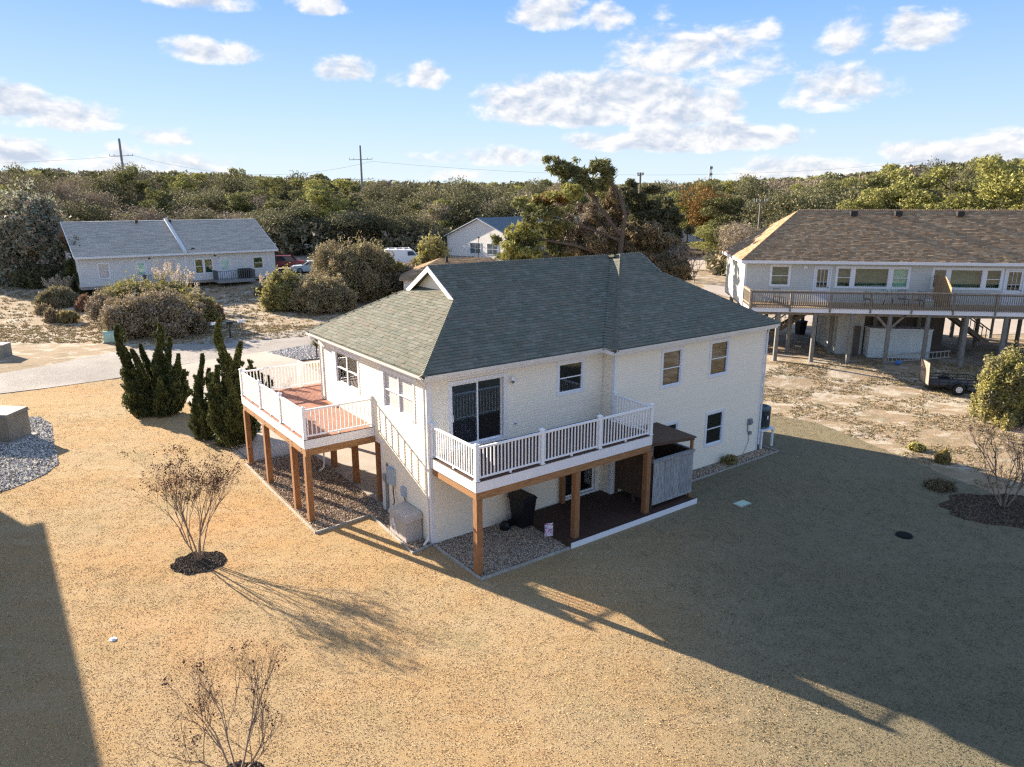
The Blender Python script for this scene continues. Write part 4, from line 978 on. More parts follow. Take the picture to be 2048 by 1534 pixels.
bare_tree('crape_myrtle', 'bare pale-stemmed crape myrtle in the mulch bed at right', G(2008, 1015), 3.4, .42, 5, 6, .034, heads=.03, depth=6)

def bush_mesh(key, rx, ry, rz, mats, seed, leaf=.11, dens=900, lumps=7, elong=1.4, up=None):
    rg = np.random.default_rng(seed); bl = []
    for i in range(lumps):
        a = rg.uniform(0, 6.28); r = rg.uniform(.15, .6); s = rg.uniform(.38, .62)
        bl.append((math.cos(a)*r*rx, math.sin(a)*r*ry, rz*rg.uniform(.2, .62), rx*s*.82, ry*s*.82, rz*s*.68))
    for i in range(lumps*4):
        a = rg.uniform(0, 6.28); r = rg.uniform(.35, .95); s = rg.uniform(.10, .22)
        bl.append((math.cos(a)*r*rx, math.sin(a)*r*ry, rz*rg.uniform(.05, .95)*(1.1-r*.55), rx*s, ry*s, rz*s))
    P = blob_pts(bl, dens*.55, rg, .25); P = P+rg.normal(size=P.shape)*leaf*.6
    sh_ = []
    for i in range(int(lumps*9)):                       # ragged shoots standing out of the outline
        a = rg.uniform(0, 6.28); e = rg.uniform(.15, 1.45); d = np.array([math.cos(a)*math.cos(e)*rx, math.sin(a)*math.cos(e)*ry, math.sin(e)*rz*.95]); k_n = rg.integers(10, 34)
        f = rg.uniform(.65, rg.uniform(.9, 1.28), k_n)[:, None]; sh_.append(d*f+rg.normal(size=(k_n, 3))*leaf*.9)
    P = np.concatenate([P]+sh_); P = P[P[:, 2] > 0]
    ax = np.tile(up, (len(P), 1)) if up else None
    # leaves keep to clumps of one tone
    mi = (rg.random(len(P)) < .35+.3*np.sin(P[:, 0]*2.3+seed)*np.sin(P[:, 1]*2+P[:, 2]*2.5)).astype(int) if len(mats) == 2 else rg.integers(0, len(mats), len(P))
    return np_mesh(key, leaf_verts(P, leaf*1.12, rg, axis=ax, elong=elong, tri=True), 3, mats, mi)

def bush(name, label, cat, px, py, wpx, toppx, mats, seed, leaf=.12, dens=260, depth=.8, group=None, lumps=9, elong=1.4, up=None, yadd=0.):
    b = G(px, py); b.y += yadd; b.z = float(H(b.x, b.y)); k = b.y/FPX*1.02; w = wpx*k/2; t = atY(px, toppx, b.y+w*.3).z-b.z
    return plant(name, label, cat, b, bush_mesh(name, w, w*depth, t*1.15, mats, seed, leaf, dens, lumps, elong, up), group=group)
lb, lo, lg = M['l_bush'], M['l_olive'], M['l_gold']
# thicket right of the first duplex
bush('wax_myrtle_bush', 'golden green bush at the left end of the thicket in front of the parked cars', 'bush', 572, 618, 105, 549, [M['l_bush'], M['l_olive']], 21, .13, 330)
bush('wax_myrtle_bush', 'tall tangled olive bush in the middle of the thicket below the street lamp', 'bush', 698, 612, 165, 492, [M['l_brown'], M['l_olive']], 22, .13, 300, yadd=3)
bush('wax_myrtle_bush', 'dense green-topped bush of the thicket in front of the white van', 'bush', 738, 600, 115, 500, [M['l_bush'], M['l_brown']], 23, .13, 300, yadd=2)
bush('wax_myrtle_bush', 'brown scrubby bush at the thicket foot next to the cream house roof', 'bush', 650, 622, 130, 552, [M['l_brown'], M['l_olive']], 24, .12, 330)
bush('wax_myrtle_bush', 'round green bush between the white van and the white gable house', 'bush', 866, 575, 78, 484, [M['l_bush'], M['l_olive']], 25, .16, 220)
bush('wax_myrtle_bush', 'low loose bush below the white van', 'bush', 815, 590, 90, 535, [M['l_brown'], M['l_bare']], 26, .14, 220)
# planting island by the street at left
bush('island_bush', 'tangled grey-brown bush in the middle of the planting island by the street', 'bush', 310, 668, 200, 585, [M['l_brown'], M['l_bare']], 31, .11, 420, lumps=12)
bush('island_bush', 'yellow-green topped bush at the back of the planting island', 'bush', 290, 640, 170, 556, [M['l_bush'], M['l_olive']], 32, .12, 360, yadd=1)
bush('island_bush', 'low green grass bush at the right end of the planting island', 'bush', 385, 655, 110, 590, [M['l_bush'], M['l_brown']], 33, .11, 420)
bush('island_bush', 'sparse grey bush at the left end of the planting island', 'bush', 228, 645, 90, 588, [M['l_bare'], M['l_brown']], 34, .10, 300)
bush('grass_mound', 'tan ornamental grass mound with pale green top behind two brown mounds', 'ornamental grass', 118, 612, 78, 578, [M['l_olive'], M['mound']], 35, .09, 520, elong=3, up=(0, 0, .6))
bush('grass_mound', 'small brown grass mound, left of the pair on the sandy ground', 'ornamental grass', 88, 628, 30, 611, [M['mound']], 36, .07, 700, elong=3, up=(0, 0, .6), lumps=5)
bush('grass_mound', 'small round tan grass mound nearest the street', 'ornamental grass', 104, 645, 26, 621, [M['mound']], 37, .07, 700, elong=3, up=(0, 0, .6), lumps=5)
bush('grass_mound', 'pale yellow-green low mound beside the round tan mound', 'ornamental grass', 136, 645, 46, 624, [M['l_gold'], M['l_olive']], 38, .07, 600, elong=2.5, up=(0, 0, .5))
bush('grass_mound', 'reddish dry grass mound behind the sandy patch', 'ornamental grass', 172, 622, 36, 596, [M['redgrass']], 39, .08, 600, elong=3, up=(0, 0, .6))
bush('grass_mound', 'orange-brown grass mound at the right tip of the planting island', 'ornamental grass', 430, 640, 36, 614, [M['redgrass']], 40, .08, 600, elong=3, up=(0, 0, .6))
bush('round_conifer', 'dark rounded conifer with a brown top in front of the duplex', 'shrub', 172, 588, 70, 494, [M['l_jun'], M['l_jun']], 41, .11, 900, depth=1, lumps=6)
bush('round_conifer', 'dark low conifer clipped against the duplex wall', 'shrub', 263, 566, 52, 532, [M['l_jun'], M['l_jun']], 42, .11, 700)
bush('wax_myrtle_bush', 'leafy green shrub at the right edge of the picture beyond the trailer', 'bush', 2050, 858, 150, 716, [M['l_bush'], M['l_olive']], 43, .085, 900, lumps=12, yadd=1)
bush('weed_clump', 'small green weed clump on the sandy yard edge', 'weed', 1832, 900, 34, 888, [M['l_bush']], 44, .05, 900, lumps=4, elong=2)
bush('weed_clump', 'orange dry grass clump by the bare shrub at right', 'weed', 1884, 926, 26, 904, [M['l_gold']], 45, .05, 1100, lumps=4, elong=3, up=(0, 0, .7))
bush('weed_clump', 'low brown scrub clump left of the bare tree at right', 'weed', 1880, 978, 60, 962, [M['l_brown']], 46, .05, 600, lumps=6, elong=3, up=(0, 0, .6))
bush('weed_clump', 'orange tuft of dry weeds at the foot of the right house wall', 'weed', 1458, 928, 34, 912, [M['l_gold']], 47, .04, 900, lumps=4, elong=2)
def yucca(label, px, py, toppx, seed, y=0):
    b = G(px, py); rg = np.random.default_rng(seed); h = atY(px, toppx, b.y).z-b.z; mb = MB()
    for i in range(90):
        a = rg.uniform(0, 6.28); e = rg.uniform(-.2, 1.4); L = rg.uniform(.5, .75); z = h*.6+rg.uniform(-.15, .1)
        d = Vector((math.cos(a)*math.cos(e), math.sin(a)*math.cos(e), math.sin(e))); s = Vector((-math.sin(a), math.cos(a), 0))*.03; p = Vector((0, 0, z))
        mb.add([p-s, p+s, p+d*L*.6+s*.8, p+d*L, p+d*L*.6-s*.8], [(0, 1, 2, 3, 4)])
    t = thing('yucca', label, 'yucca', tuple(b)); mb.build('leaves', M['l_yucca'], t); MB().tube([(0, 0, 0), (0, 0, h*.6)], .06, 6).build('stem', M['bark'], t)
yucca('spiky yucca on the white gravel at the far corner of the house', 634, 716, 672, 1)
def pampas(label, px, py, plumes, seed):
    b = G(px, py); rg = np.random.default_rng(seed); t = thing('pampas_grass', label, 'ornamental grass', tuple(b))
    st = MB(); P = []; AX = []
    for (qx, qy) in plumes:
        p = atY(qx, qy, b.y+rg.uniform(-.8, .8)); e = Vector(p)-b; a = Vector((e.x*.5, e.y*.5, 0)); st.tube([a, a.lerp(e, .5), e], [.012, .01, .006], 3, 0, False)
        L = 1.05; k = 110; f = rg.random(k); d = (e-a).normalized()
        c = np.array(e)+np.outer(f*L-L*.55, np.array(d)); w = .13*np.sin(np.clip(f, .05, .95)*3.14)
        P.append(c+rg.normal(size=(k, 3))*w[:, None]); AX.append(np.tile(tuple(d), (k, 1)))
    st.build('stems', M['mound'], t); P = np.concatenate(P); obj('plumes', np_mesh('plumes', leaf_verts(P, .07, rg, axis=np.concatenate(AX), elong=2.6), 4, M['plume']), t)
    n = 500; r = .9; a = rg.uniform(0, 6.28, n); rr = rg.random(n)*r; z = rg.uniform(.1, 1.1, n)*(1.1-rr/r*.6)
    obj('leaves', np_mesh('leaves', leaf_verts(np.stack([np.cos(a)*rr, np.sin(a)*rr, z], 1), .10, rg, axis=np.tile((0, 0, 1.), (n, 1)), elong=6), 4, M['l_olive']), t)
rr_ = random.Random(4)
pampas('pampas grass with many pale plumes at the back of the planting island', 355, 612, [(310+i*5+rr_.uniform(-3, 3), 556-14*math.sin(i*.25)+rr_.uniform(-12, 10)) for i in range(17)], 1)
pampas('white-plumed pampas grass leaning beside the dark conifer at left', 115, 592, [(88+i*4.4+rr_.uniform(-3, 3), 568+rr_.uniform(-12, 12)) for i in range(13)], 2)
pampas('two pampas plumes at the left end of the thicket', 528, 590, [(522, 556), (534, 552)], 3)

# ================================================================ the neighbour's house on piles
NA = -7.73; nd_ = np.array([math.cos(R(NA)), math.sin(R(NA))])
nb = thing('stilt_house', 'grey-sided duplex on wooden piles with brown shingle roof and long railed deck', 'house', (15.35, 46.46, 0), R(NA))
NL = 24.0; ZD = 4.06; ZT = 6.72; DV = 2.6; DP = 8.2
M['nsiding'] = mat('grey_siding', (.52, .53, .49), .6, (.55, .56, .52), 1)
M['tealroom'] = mat('teal_dim_interior', (.07, .13, .11), .9)
M['ntrim'] = mat('neighbour_white', (.72, .73, .76), .5)
M['nrail'] = mat('weathered_rail', (.26, .215, .165), .8, (.17, .14, .11), 4)
M['nrail_lit'] = M['nrail']
M['pile'] = mat('weathered_pile', (.24, .24, .22), .9, (.15, .14, .12), 5, bump=.4, stretch=(4, 4, .8))
M['ndeck'] = mat('tan_deck', (.36, .24, .13), .8, (.28, .18, .10), 3)
k_ = .864
NO = [(1.84, 3.40, 4.17, 5.86), (6.70, 12.10, 4.10, 5.79), (13.61, 18.62, 4.12, 5.76)]
cz = lambda z: CAMH-(CAMH-z)*k_
nop = [(a*k_, b*k_, cz(c), cz(d)) for a, b, c, d in NO]
drs = [(5.10*k_, 6.42*k_, ZD+.03, cz(5.77)), (18.72*k_, 20.15*k_, ZD+.03, cz(5.74))]
holes = [(o[0]+.1, o[1]-.1, o[2]+.1, o[3]-.1) for o in nop]
wn, PN = lap_wall(nb, (0, DV), 0, -1, NL, ZD-.3, ZT, holes+drs, M['nsiding'], single=True, expo=.115)
wn2, PN2 = lap_wall(nb, (0, DV), 1, -1, DP, ZD-.3, ZT, [], M['nsiding'], single=True, expo=.115)
MB().box((.01, DV+.02, ZD-.42), (NL, DV+DP, ZD-.3)).build('floor_frame', M['pile'], nb)
def tri(x0, x1): # left narrow, picture window, right narrow
    w = x1-x0; return [(x0, x0+w*.235), (x0+w*.235, x0+w*.74), (x0+w*.74, x1)]
window(nb, PN, *nop[0], glass='glass_g', cas=.12)
for q in (1, 2):
    x0, x1, z0, z1 = nop[q]
    for i, (a, b) in enumerate(tri(x0, x1)): window(nb, PN, a, b, z0, z1, glass='glass_g', cas=.13, style='double' if i != 1 else 'single', inner='curtain' if (q, i) == (1, 2) else None)
for (a, b, z0, z1) in drs:
    d = MB(); d.box(PN(a, 0, z0), PN(a+.1, .035, z1)); d.box(PN(b-.1, 0, z0), PN(b, .035, z1)); d.box(PN(a+.1, 0, z1-.1), PN(b-.1, .035, z1)); d.box(PN(a+.1, -.05, z0), PN(b-.1, -.01, z0+.95)); d.box(PN(a+.1, -.05, z0+.95), PN(a+.24, -.01, z1-.1)); d.box(PN(b-.24, -.05, z0+.95), PN(b-.1, -.01, z1-.1)); d.box(PN(a+.24, -.05, z1-.22), PN(b-.24, -.01, z1-.1)); d.box(PN(a+.1, -.4, z0), PN(b-.1, -.35, z1), 1)
    for i in (1, 2): x = a+.24+(b-a-.48)*i/3; d.box(PN(x-.012, -.03, z0+.95), PN(x+.012, -.012, z1-.22))
    d.box(PN(a+.24, -.03, z0+1.3), PN(b-.24, -.012, z0+1.325)); do = d.build('door', [M['ntrim'], M['dark']], nb)
    MB().box(PN(a+.24, -.04, z0+.95), PN(b-.24, -.036, z1-.22)).build('pane', M['glass_g'], do); MB().cyl(PN(b-.17, .03, z0+.95), .03, .04, 8, axis=1).build('handle', M['blackm'], do)
MB().box(PN(4.3*k_, .01, cz(5.55)), PN(4.6*k_, .06, cz(5.8))).build('vent_cover', M['ntrim'], nb)
MB().box((-.02, DV-.05, ZD-.3), (.1, DV+.0, ZT)).build('corner_board', M['ntrim'], nb); MB().box((-.028, DV-.03, ZD-.3), (-.004, DV+.1, ZT)).build('corner_board', M['ntrim'], nb)
# roof
ns = .72; ev = .36; NV0, NV1 = DV-ev, DV+DP+ev; half = (NV1-NV0)/2; ZN = ZT+.10
polyF = [(-ev, NV0), (NL+ev, NV0), (NL+ev-half, NV0+half), (-ev+half, NV0+half)]
polyL = [(-ev, NV0), (-ev+half, NV0+half), (-ev, NV1)]
rn_, _z = roof_panel(nb, polyF, (-ev, NV0), (0, 1), ns, ZN, M['nsh'][0]); roof_panel(nb, polyL, (-ev, NV0), (1, 0), ns, ZN, M['nsh'][0])
roof_panel(nb, [(-ev, NV1), (-ev+half, NV0+half), (NL+ev-half, NV0+half), (NL+ev, NV1)], (-ev, NV1), (0, -1), ns, ZN, M['nsh'][0]); roof_panel(nb, [(NL+ev, NV0), (NL+ev, NV1), (NL+ev-half, NV0+half)], (NL+ev, NV0), (-1, 0), ns, ZN, M['nsh'][0])
tl = tabs(polyF, (-ev, NV0), (0, 1), ns, ZN, seed=40, expo=.15, wid=.32, thick=.014)+tabs(polyL, (-ev, NV0), (1, 0), ns, ZN, seed=41, expo=.15, wid=.32)
put_tabs(rn_, tl, M['nsh'], 0, caml)
caps(nb, (-ev, NV0, ZN), (-ev+half, NV0+half, ZN+ns*half), M['nsh'], seed=7)
caps(nb, (-ev+half, NV0+half, ZN+ns*half), (NL+ev-half, NV0+half, ZN+ns*half), M['nsh'], seed=8)
for x, y in ((1711, 436), (1797, 434), (1914, 434), (2062, 434)):
    p = atY(x, y, 51.0); lx = (p.x-15.35)*nd_[0]+(p.y-46.46)*nd_[1]; ly = NV0+half-.55
    zz = ZN+ns*(half-.55); MB().box((lx-.22, ly-.2, zz), (lx+.22, ly+.2, zz+.32)).build('roof_vent', M['blackm'], nb)
f = MB(); f.box((-ev, NV0-.10, ZN-.20), (NL+ev, NV0-.0, ZN-.02)); f.box((-ev-.02, NV0, ZN-.2), (-ev, NV1, ZN-.02)); f.box((-ev, NV0, ZN-.2), (NL, DV, ZN-.17)); f.box((-ev, DV, ZN-.2), (0, NV1, ZN-.17)); f.build('eave_trim', M['ntrim'], nb)
MB().tube([(.02, NV0-.05, ZN-.15), (-.05, DV-.06, ZT-.3), (-.05, DV-.06, ZD-.4)], .04, 6).build('downspout', M['ntrim'], nb)
# deck
nk = MB(); nk.box((0, 0, ZD-.34), (NL, .04, ZD-.02)); nk.box((0, .04, ZD-.34), (.04, DV, ZD-.02)); nk = nk.build('deck', M['ntrim'], nb)
bm_ = MB().box((0, 0, -.03), (NL, .135, 0)).mesh('deck_board', M['ndeck']); v = .0
while v < DV-.03: obj('deck_board', bm_, nk, loc=(0, v, ZD)); v += .142
def nrail(p0, p1, n, gap):
    p0, p1 = Vector((*p0, 0)), Vector((*p1, 0)); d = p1-p0; L = d.length; d.normalize()
    for i in range(n+1): q = p0+d*L*i/n; MB().box((q.x-.05, q.y-.05, ZD-.3), (q.x+.05, q.y+.05, ZD+1.0)).build('rail_post', M['nrail'], nk)
    MB().bar((p0.x, p0.y, ZD+1.03), (p1.x, p1.y, ZD+1.03), .14, .04).build('top_rail', M['nrail'], nk)
    for z in (.93, .12): MB().bar((p0.x, p0.y, ZD+z), (p1.x, p1.y, ZD+z), .04, .09).build('rail', M['nrail'], nk)
    bl = shared('nbal', lambda: MB().box((-.019, -.019, -.08), (.019, .019, .98)).mesh('baluster', M['nrail'])); k = int(L/gap)
    for i in range(k): q = p0+d*L*(i+.5)/k; obj('baluster', bl, nk, loc=(q.x-(.0), q.y-.04 if abs(d.x) > .5 else q.y, ZD))
nrail((.05, .0), (NL-2, .0), 9, .125); nrail((.0, .05), (.0, DV-.05), 1, .125)
# privacy screen between the two decks
sc_ = 12.0
for i in range(17): MB().box((sc_-.01, .02+i*.15, ZD+.02), (sc_+.012, .02+i*.15+.143, ZD+1.95-.55*(1-min(1, i/6)) if i < 6 else ZD+1.95)).build('screen_board', M['ndeck'], nk)
# piles, braces, ground floor rooms
pm_ = MB().tube([(0, 0, -.6), (0, 0, ZD-.3)], [.15, .14], 8).mesh('pile', M['pile'])
for row, vv in enumerate((.18, DV+.3, DV+4.2, DV+DP-.3)):
    for i in range(9):
        uu = (1.86+i*2.27) if row == 0 else (.5+i*2.75)
        if uu < NL-.3: obj('pile', pm_, nb, loc=(uu, vv, 0))
for uu in (8.67,):
    for s in (-1, 1): MB().bar((uu, .18, 2.7), (uu+s*.95, .18, 3.72), .05, .14).build('brace', M['nrail'], nb)
MB().bar((0, .2, 3.64), (NL, .2, 3.64), .09, .2).build('beam', M['nrail'], nb)
wg, PG = lap_wall(nb, (6.4, DV+.4), 0, -1, 1.7, .35, 3.6, [], M['nsiding'], single=True, expo=.115, name='store_wall')
lap_wall(nb, (6.4, DV+.4), 1, -1, 5, .35, 3.6, [], M['nsiding'], single=True, expo=.115, name='store_wall')
M['ply'] = mat('dark_ply', (.12, .10, .085), .9, (.08, .07, .06), 2)
MB().box((8.1, DV+.5, .4), (13.2, DV+5, 3.6)).build('store_room', M['ply'], nb)
# stairs under the deck
def stairs(u0, v0, du, n, wdt):
    so_ = MB()
    for i in range(n): MB().box((u0+du*i*.27, v0, 3.6-.19*(i+1)), (u0+du*(i*.27+.28), v0+wdt, 3.6-.19*(i+1)+.04)).build('tread', M['nrail'], nb)
    for vv in (v0, v0+wdt): so_.bar((u0, vv, 3.5), (u0+du*n*.27, vv, 3.5-.19*n), .05, .26); so_.bar((u0, vv, 4.4), (u0+du*n*.27, vv, 4.4-.19*n), .06, .08)
    for i in range(0, n, 1):
        for vv in (v0,): so_.box((u0+du*i*.27, vv-.02, 3.5-.19*i), (u0+du*i*.27+.04, vv+.02, 4.4-.19*i))
    so_.build('stringer', M['nrail'], nb)
stairs(6.0, DV+3.2, -1, 14, 1.0); stairs(13.4, DV+1.6, 1, 12, 1.0)
# things on and under the deck
def L2W(u, v, z=0.): c, s = math.cos(R(NA)), math.sin(R(NA)); return (15.35+u*c-v*s, 46.46+u*s+v*c, z)
def chair(label, u, v, rz, mt='blackm'):
    t = thing('patio_chair', label, 'chair', L2W(u, v, ZD+.0), R(NA)+rz, 'dark metal chairs on the stilt house deck')
    MB().box((-.25, -.25, .40), (.25, .25, .44)).build('seat', M[mt], t)
    mb = MB(); mb.tube([(-.24, .25, .44), (-.26, .32, .95), (.26, .32, .95), (.24, .25, .44)], .018, 5)
    for i in range(4): mb.tube([(-.16+i*.107, .26, .44), (-.16+i*.107, .32, .95)], .01, 4)
    mb.build('backrest', M[mt], t)
    for x in (-.23, .23):
        for y in (-.23, .24): MB().tube([(x, y, 0), (x, y, .42)], .016, 5).build('leg', M[mt], t)
    return t
chair('dark metal chair standing alone at the left end of the stilt house deck', 2.1, 1.6, .4)
chair('dark metal chair left of the picture window on the stilt house deck', 7.6, 1.3, 2.6)
chair('dark metal chair nearest the picture window on the stilt house deck', 9.9, 1.7, .2)
chair('dark metal chair right of the patio table on the stilt house deck', 10.6, 1.2, -.9)
t = thing('patio_table', 'small green-topped patio table under the picture window of the stilt house', 'table', L2W(8.9, 1.5, ZD), R(NA))
MB().cyl((0, 0, .98), .5, .03, 16).build('table_top', M['glass_g'], t)
for i in range(4): a = i*1.571+.4; MB().tube([(.15*math.cos(a), .15*math.sin(a), .98), (.4*math.cos(a), .4*math.sin(a), 0)], .02, 5).build('leg', M['blackm'], t)
t = thing('cooler', 'white and green cooler on the deck beside the privacy screen', 'cooler', L2W(11.3, 1.4, ZD), R(NA)); MB().box((-.25, -.18, 0), (.25, .18, .36)).build('body', M['green_box'], t); MB().box((-.27, -.2, .36), (.27, .2, .43)).build('lid', M['vinyl'], t)
# white garage-door-like panelled storage box under the deck
bx = thing('storage_shed', 'white low storage shed with ribbed sides under the raised deck', 'shed', L2W(8.2, 2.0, .45), R(NA)+.0)
sm = mat('white_shed', (.62, .68, .66), .6, (.55, .61, .6), 2)
MB().box((.03, .03, 0), (3.85, 1.9, 1.95)).build('body', sm, bx)
for i in range(18): z = .04+i*.106; MB().hexa([(0, .0, z), (3.88, .0, z), (3.88, .03, z), (0, .03, z), (0, .018, z+.1), (3.88, .018, z+.1), (3.88, .03, z+.1), (0, .03, z+.1)]).build('side_board', sm, bx)
MB().box((-.05, -.04, 1.96), (3.93, 1.95, 2.02)).build('lid', M['ntrim'], bx)
MB().box((-.9, .3, 0), (-.5, .36, 2.1)).build('end_board', M['ply'], bx)
ba = thing('barrel', 'dark rusty barrel standing between the piles', 'barrel', tuple(G(1697, 694)), 0)
bz = mat('barrel_wood', (.16, .10, .07), .8, (.09, .06, .045), 4)
MB().tube([(0, 0, 0), (0, 0, .3), (0, 0, .62), (0, 0, .92), (0, 0, 1.2)], [.42, .52, .55, .52, .42], 18).build('body', bz, ba)
for z in (.12, .42, .8, 1.08): MB().tube([(0, 0, z-.03), (0, 0, z+.03)], [.50 if .3 < z < 1 else .46]*2, 18).build('hoop', M['blackm'], ba)
tb2 = thing('trash_bin', 'dark bin standing in the shade left of the barrel under the stilt house', 'trash bin', tuple(G(1600, 668)), .3)
MB().hexa([(-.25, -.25, 0), (.25, -.25, 0), (.25, .25, 0), (-.25, .25, 0), (-.32, -.34, 1.0), (.32, -.34, 1.0), (.32, .34, 1.0), (-.32, .34, 1.0)]).build('body', M['black'], tb2); MB().box((-.34, -.37, 1.0), (.34, .36, 1.07)).build('lid', M['black'], tb2)
# ladder lying on edge
la = thing('ladder', 'aluminium extension ladder on its side in front of the storage shed', 'ladder', (0, 0, 0))
am = mat('aluminium', (.42, .42, .40), .45, metal=.4); A0, A1 = G(1764, 727), G(1900, 716); A0.z += .06; A1.z += .06; dd = (A1-A0)
for h in (0, .42): MB().bar(A0+Vector((0, .05*(h > 0), h)), A1+Vector((0, .05*(h > 0), h)), .03, .08).build('side_rail', am, la)
for i in range(17): q = A0+dd*((i+.5)/17); MB().bar(q, q+Vector((0, .05, .42)), .03, .03, up=(1, 0, 0)).build('rung', am, la)
p = G(1795, 730); t = thing('bucket', 'blue bucket lying in front of the ladder', 'bucket', tuple(p+Vector((0, 0, .14))), .4); mb = MB(); mb.tube([(-.16, 0, 0), (.16, 0, .03)], [.11, .15], 14); mb.build('body', mat('blue_plastic', (.05, .16, .42), .5), t); MB().tube([(.16, -.15, .03), (.2, 0, -.12), (.16, .15, .03)], .008, 4).build('handle', am, t)

# ---------------------------------------------------------------- utility trailer
tq = G(1921, 789); tr = thing('utility_trailer', 'black utility trailer with upright ramp gate parked by the stilt house', 'trailer', (tq.x-.1, tq.y+.75, tq.z), R(-10))
bk = M['blackm']; tw = mat('trailer_boards', (.10, .085, .075), .9, (.06, .05, .045), 5)
MB().box((-1.45, -.72, .42), (1.5, .72, .50)).build('chassis', bk, tr)
for i in range(9): MB().box((-1.43, -.70+i*.156, .50), (1.48, -.70+i*.156+.148, .53)).build('bed_board', tw, tr)
for s in (-1, 1):
    mb = MB(); mb.tube([(-1.45, s*.73, .86), (1.1, s*.73, .86), (1.5, s*.73, .74)], .025, 5); mb.tube([(-1.45, s*.73, .66), (1.5, s*.73, .66)], .02, 5)
    for i in range(7): x = -1.45+i*.49; mb.tube([(x, s*.73, .45), (x, s*.73, .86 if i < 6 else .74)], .022, 5)
    mb.build('side_rail', bk, tr)
    wh = MB(); wh.tube([(-.05, s*.93-.08, .33), (-.05, s*.93+.08, .33)], [.33, .33], 22).build('tyre', M['black'], tr) if False else None
    ty = MB(); y0 = s*.93; ty.tube([(0, y0-.09, .33), (0, y0-.07, .33), (0, y0+.07, .33), (0, y0+.09, .33)], [.26, .33, .33, .26], 22); w_ = ty.build('wheel', M['black'], tr)
    MB().tube([(0, y0-.10, .33), (0, y0+.10, .33)], [.175, .175], 18).build('rim', M['ntrim'], w_)
    for i in range(8): a = i*.785; MB().tube([(.11*math.cos(a), y0+s*.101, .33+.11*math.sin(a)), (.11*math.cos(a), y0+s*.104, .33+.11*math.sin(a))], [.02, .02], 6).build('rim_hole', M['black'], w_)
    fe = MB(); pts = [(.42*math.cos(a), .33+.42*math.sin(a)) for a in np.linspace(.15, 2.99, 9)]
    for (xa, za), (xb, zb) in zip(pts, pts[1:]): fe.hexa([(xa, y0-.13, za), (xb, y0-.13, zb), (xb, y0+.13, zb), (xa, y0+.13, za), (xa*1.04, y0-.13, .33+(za-.33)*1.04), (xb*1.04, y0-.13, .33+(zb-.33)*1.04), (xb*1.04, y0+.13, .33+(zb-.33)*1.04), (xa*1.04, y0+.13, .33+(za-.33)*1.04)])
    fe.build('fender', bk, tr)
gt = MB(); gt.tube([(-1.5, -.72, .45), (-1.56, -.72, 1.75), (-1.56, .72, 1.75), (-1.5, .72, .45), (-1.5, -.72, .45)], .025, 5)
gt = gt.build('ramp_gate', bk, tr); gm_ = mat('gate_mesh_board', (.30, .24, .19), .85, (.22, .17, .14), 6)
for i in range(4): y = -.68+i*.345; MB().hexa([(-1.52, y, .48), (-1.52, y+.325, .48), (-1.49, y+.325, .48), (-1.49, y, .48), (-1.575, y, 1.72), (-1.575, y+.325, 1.72), (-1.545, y+.325, 1.72), (-1.545, y, 1.72)]).build('gate_board', gm_, gt)
mb = MB(); mb.bar((1.5, -.7, .44), (2.6, 0, .44), .07, .1); mb.bar((1.5, .7, .44), (2.6, 0, .44), .07, .1); mb.bar((2.5, 0, .44), (3.0, 0, .44), .08, .1); mb.tube([(2.65, 0, .45), (2.65, 0, 0)], .03, 6); mb.build('tongue', bk, tr)

# ================================================================ the grey-roofed duplex at left
DA = .64; DX, DY, DG = -27.2, 84.0, 1.9
dup_ = thing('duplex_house', 'long low white duplex with grey roof split by a white parapet strip', 'house', (DX, DY, DG), math.pi+DA)
# frame: +u runs along the front wall to the left, the street side is +v, the ridge side is -v
DLN, DRD, DWH, DRH = 19.6, 7.2, 3.3, 6.45
du_ = np.array([-math.cos(DA), -math.sin(DA), 0]); dn_ = np.array([math.sin(DA), -math.cos(DA), 0])
def dS(px, py=525):
    d = ray(px, py); C0 = np.array([0, 0, CAMH]); O = np.array([DX, DY, DG]); P = C0+d*(((O-C0)@dn_)/(d@dn_)); return float((P-O)@du_), float(P[2]-DG)
M['dsid'] = mat('white_lap_siding', (.62, .62, .60), .6, (.66, .66, .64), 1)
M['droof'] = mat('grey_shingle_roof', (.30, .285, .27), .95, (.22, .21, .20), 2.2, bump=.5, bscale=25, spec=.1, stretch=(1, 5, 1))
DW = [(dS(527)[0], dS(505)[0], 1.15, 2.55), (dS(426)[0], dS(407)[0], .95, 2.6), (dS(407)[0], dS(388)[0], .95, 2.6), (dS(353)[0], dS(330)[0], .9, 2.7), (dS(330)[0], dS(306)[0], .9, 2.7), (dS(218)[0], dS(193)[0], 1.0, 2.6)]
DD = [(dS(461)[0], dS(438)[0], .35, 2.65), (dS(293)[0], dS(269)[0], .35, 2.65)]
DW = [(min(a, b), max(a, b), c, d) for a, b, c, d in DW]; DD = [(min(a, b), max(a, b), c, d) for a, b, c, d in DD]
wd_, PDX = lap_wall(dup_, (0, 0), 0, 1, DLN, .3, DWH, [sh(o) for o in DW]+[sh(o) for o in DD], M['dsid'], single=True, expo=.13)
lap_wall(dup_, (0, -14), 1, -1, 14, .3, DWH, [], M['dsid'], single=True, expo=.13); lap_wall(dup_, (DLN, -14), 1, 1, 14, .3, DWH, [], M['dsid'], single=True, expo=.13)
MB().box((0, -14, 0), (DLN, -.05, .3)).build('foundation', M['concrete'], dup_)
for o in DW: window(dup_, PDX, *o, glass='glass_g' if o[0] < 9 else 'glass_c', cas=.1, blind=None if o[0] < 9 else 'blindm')
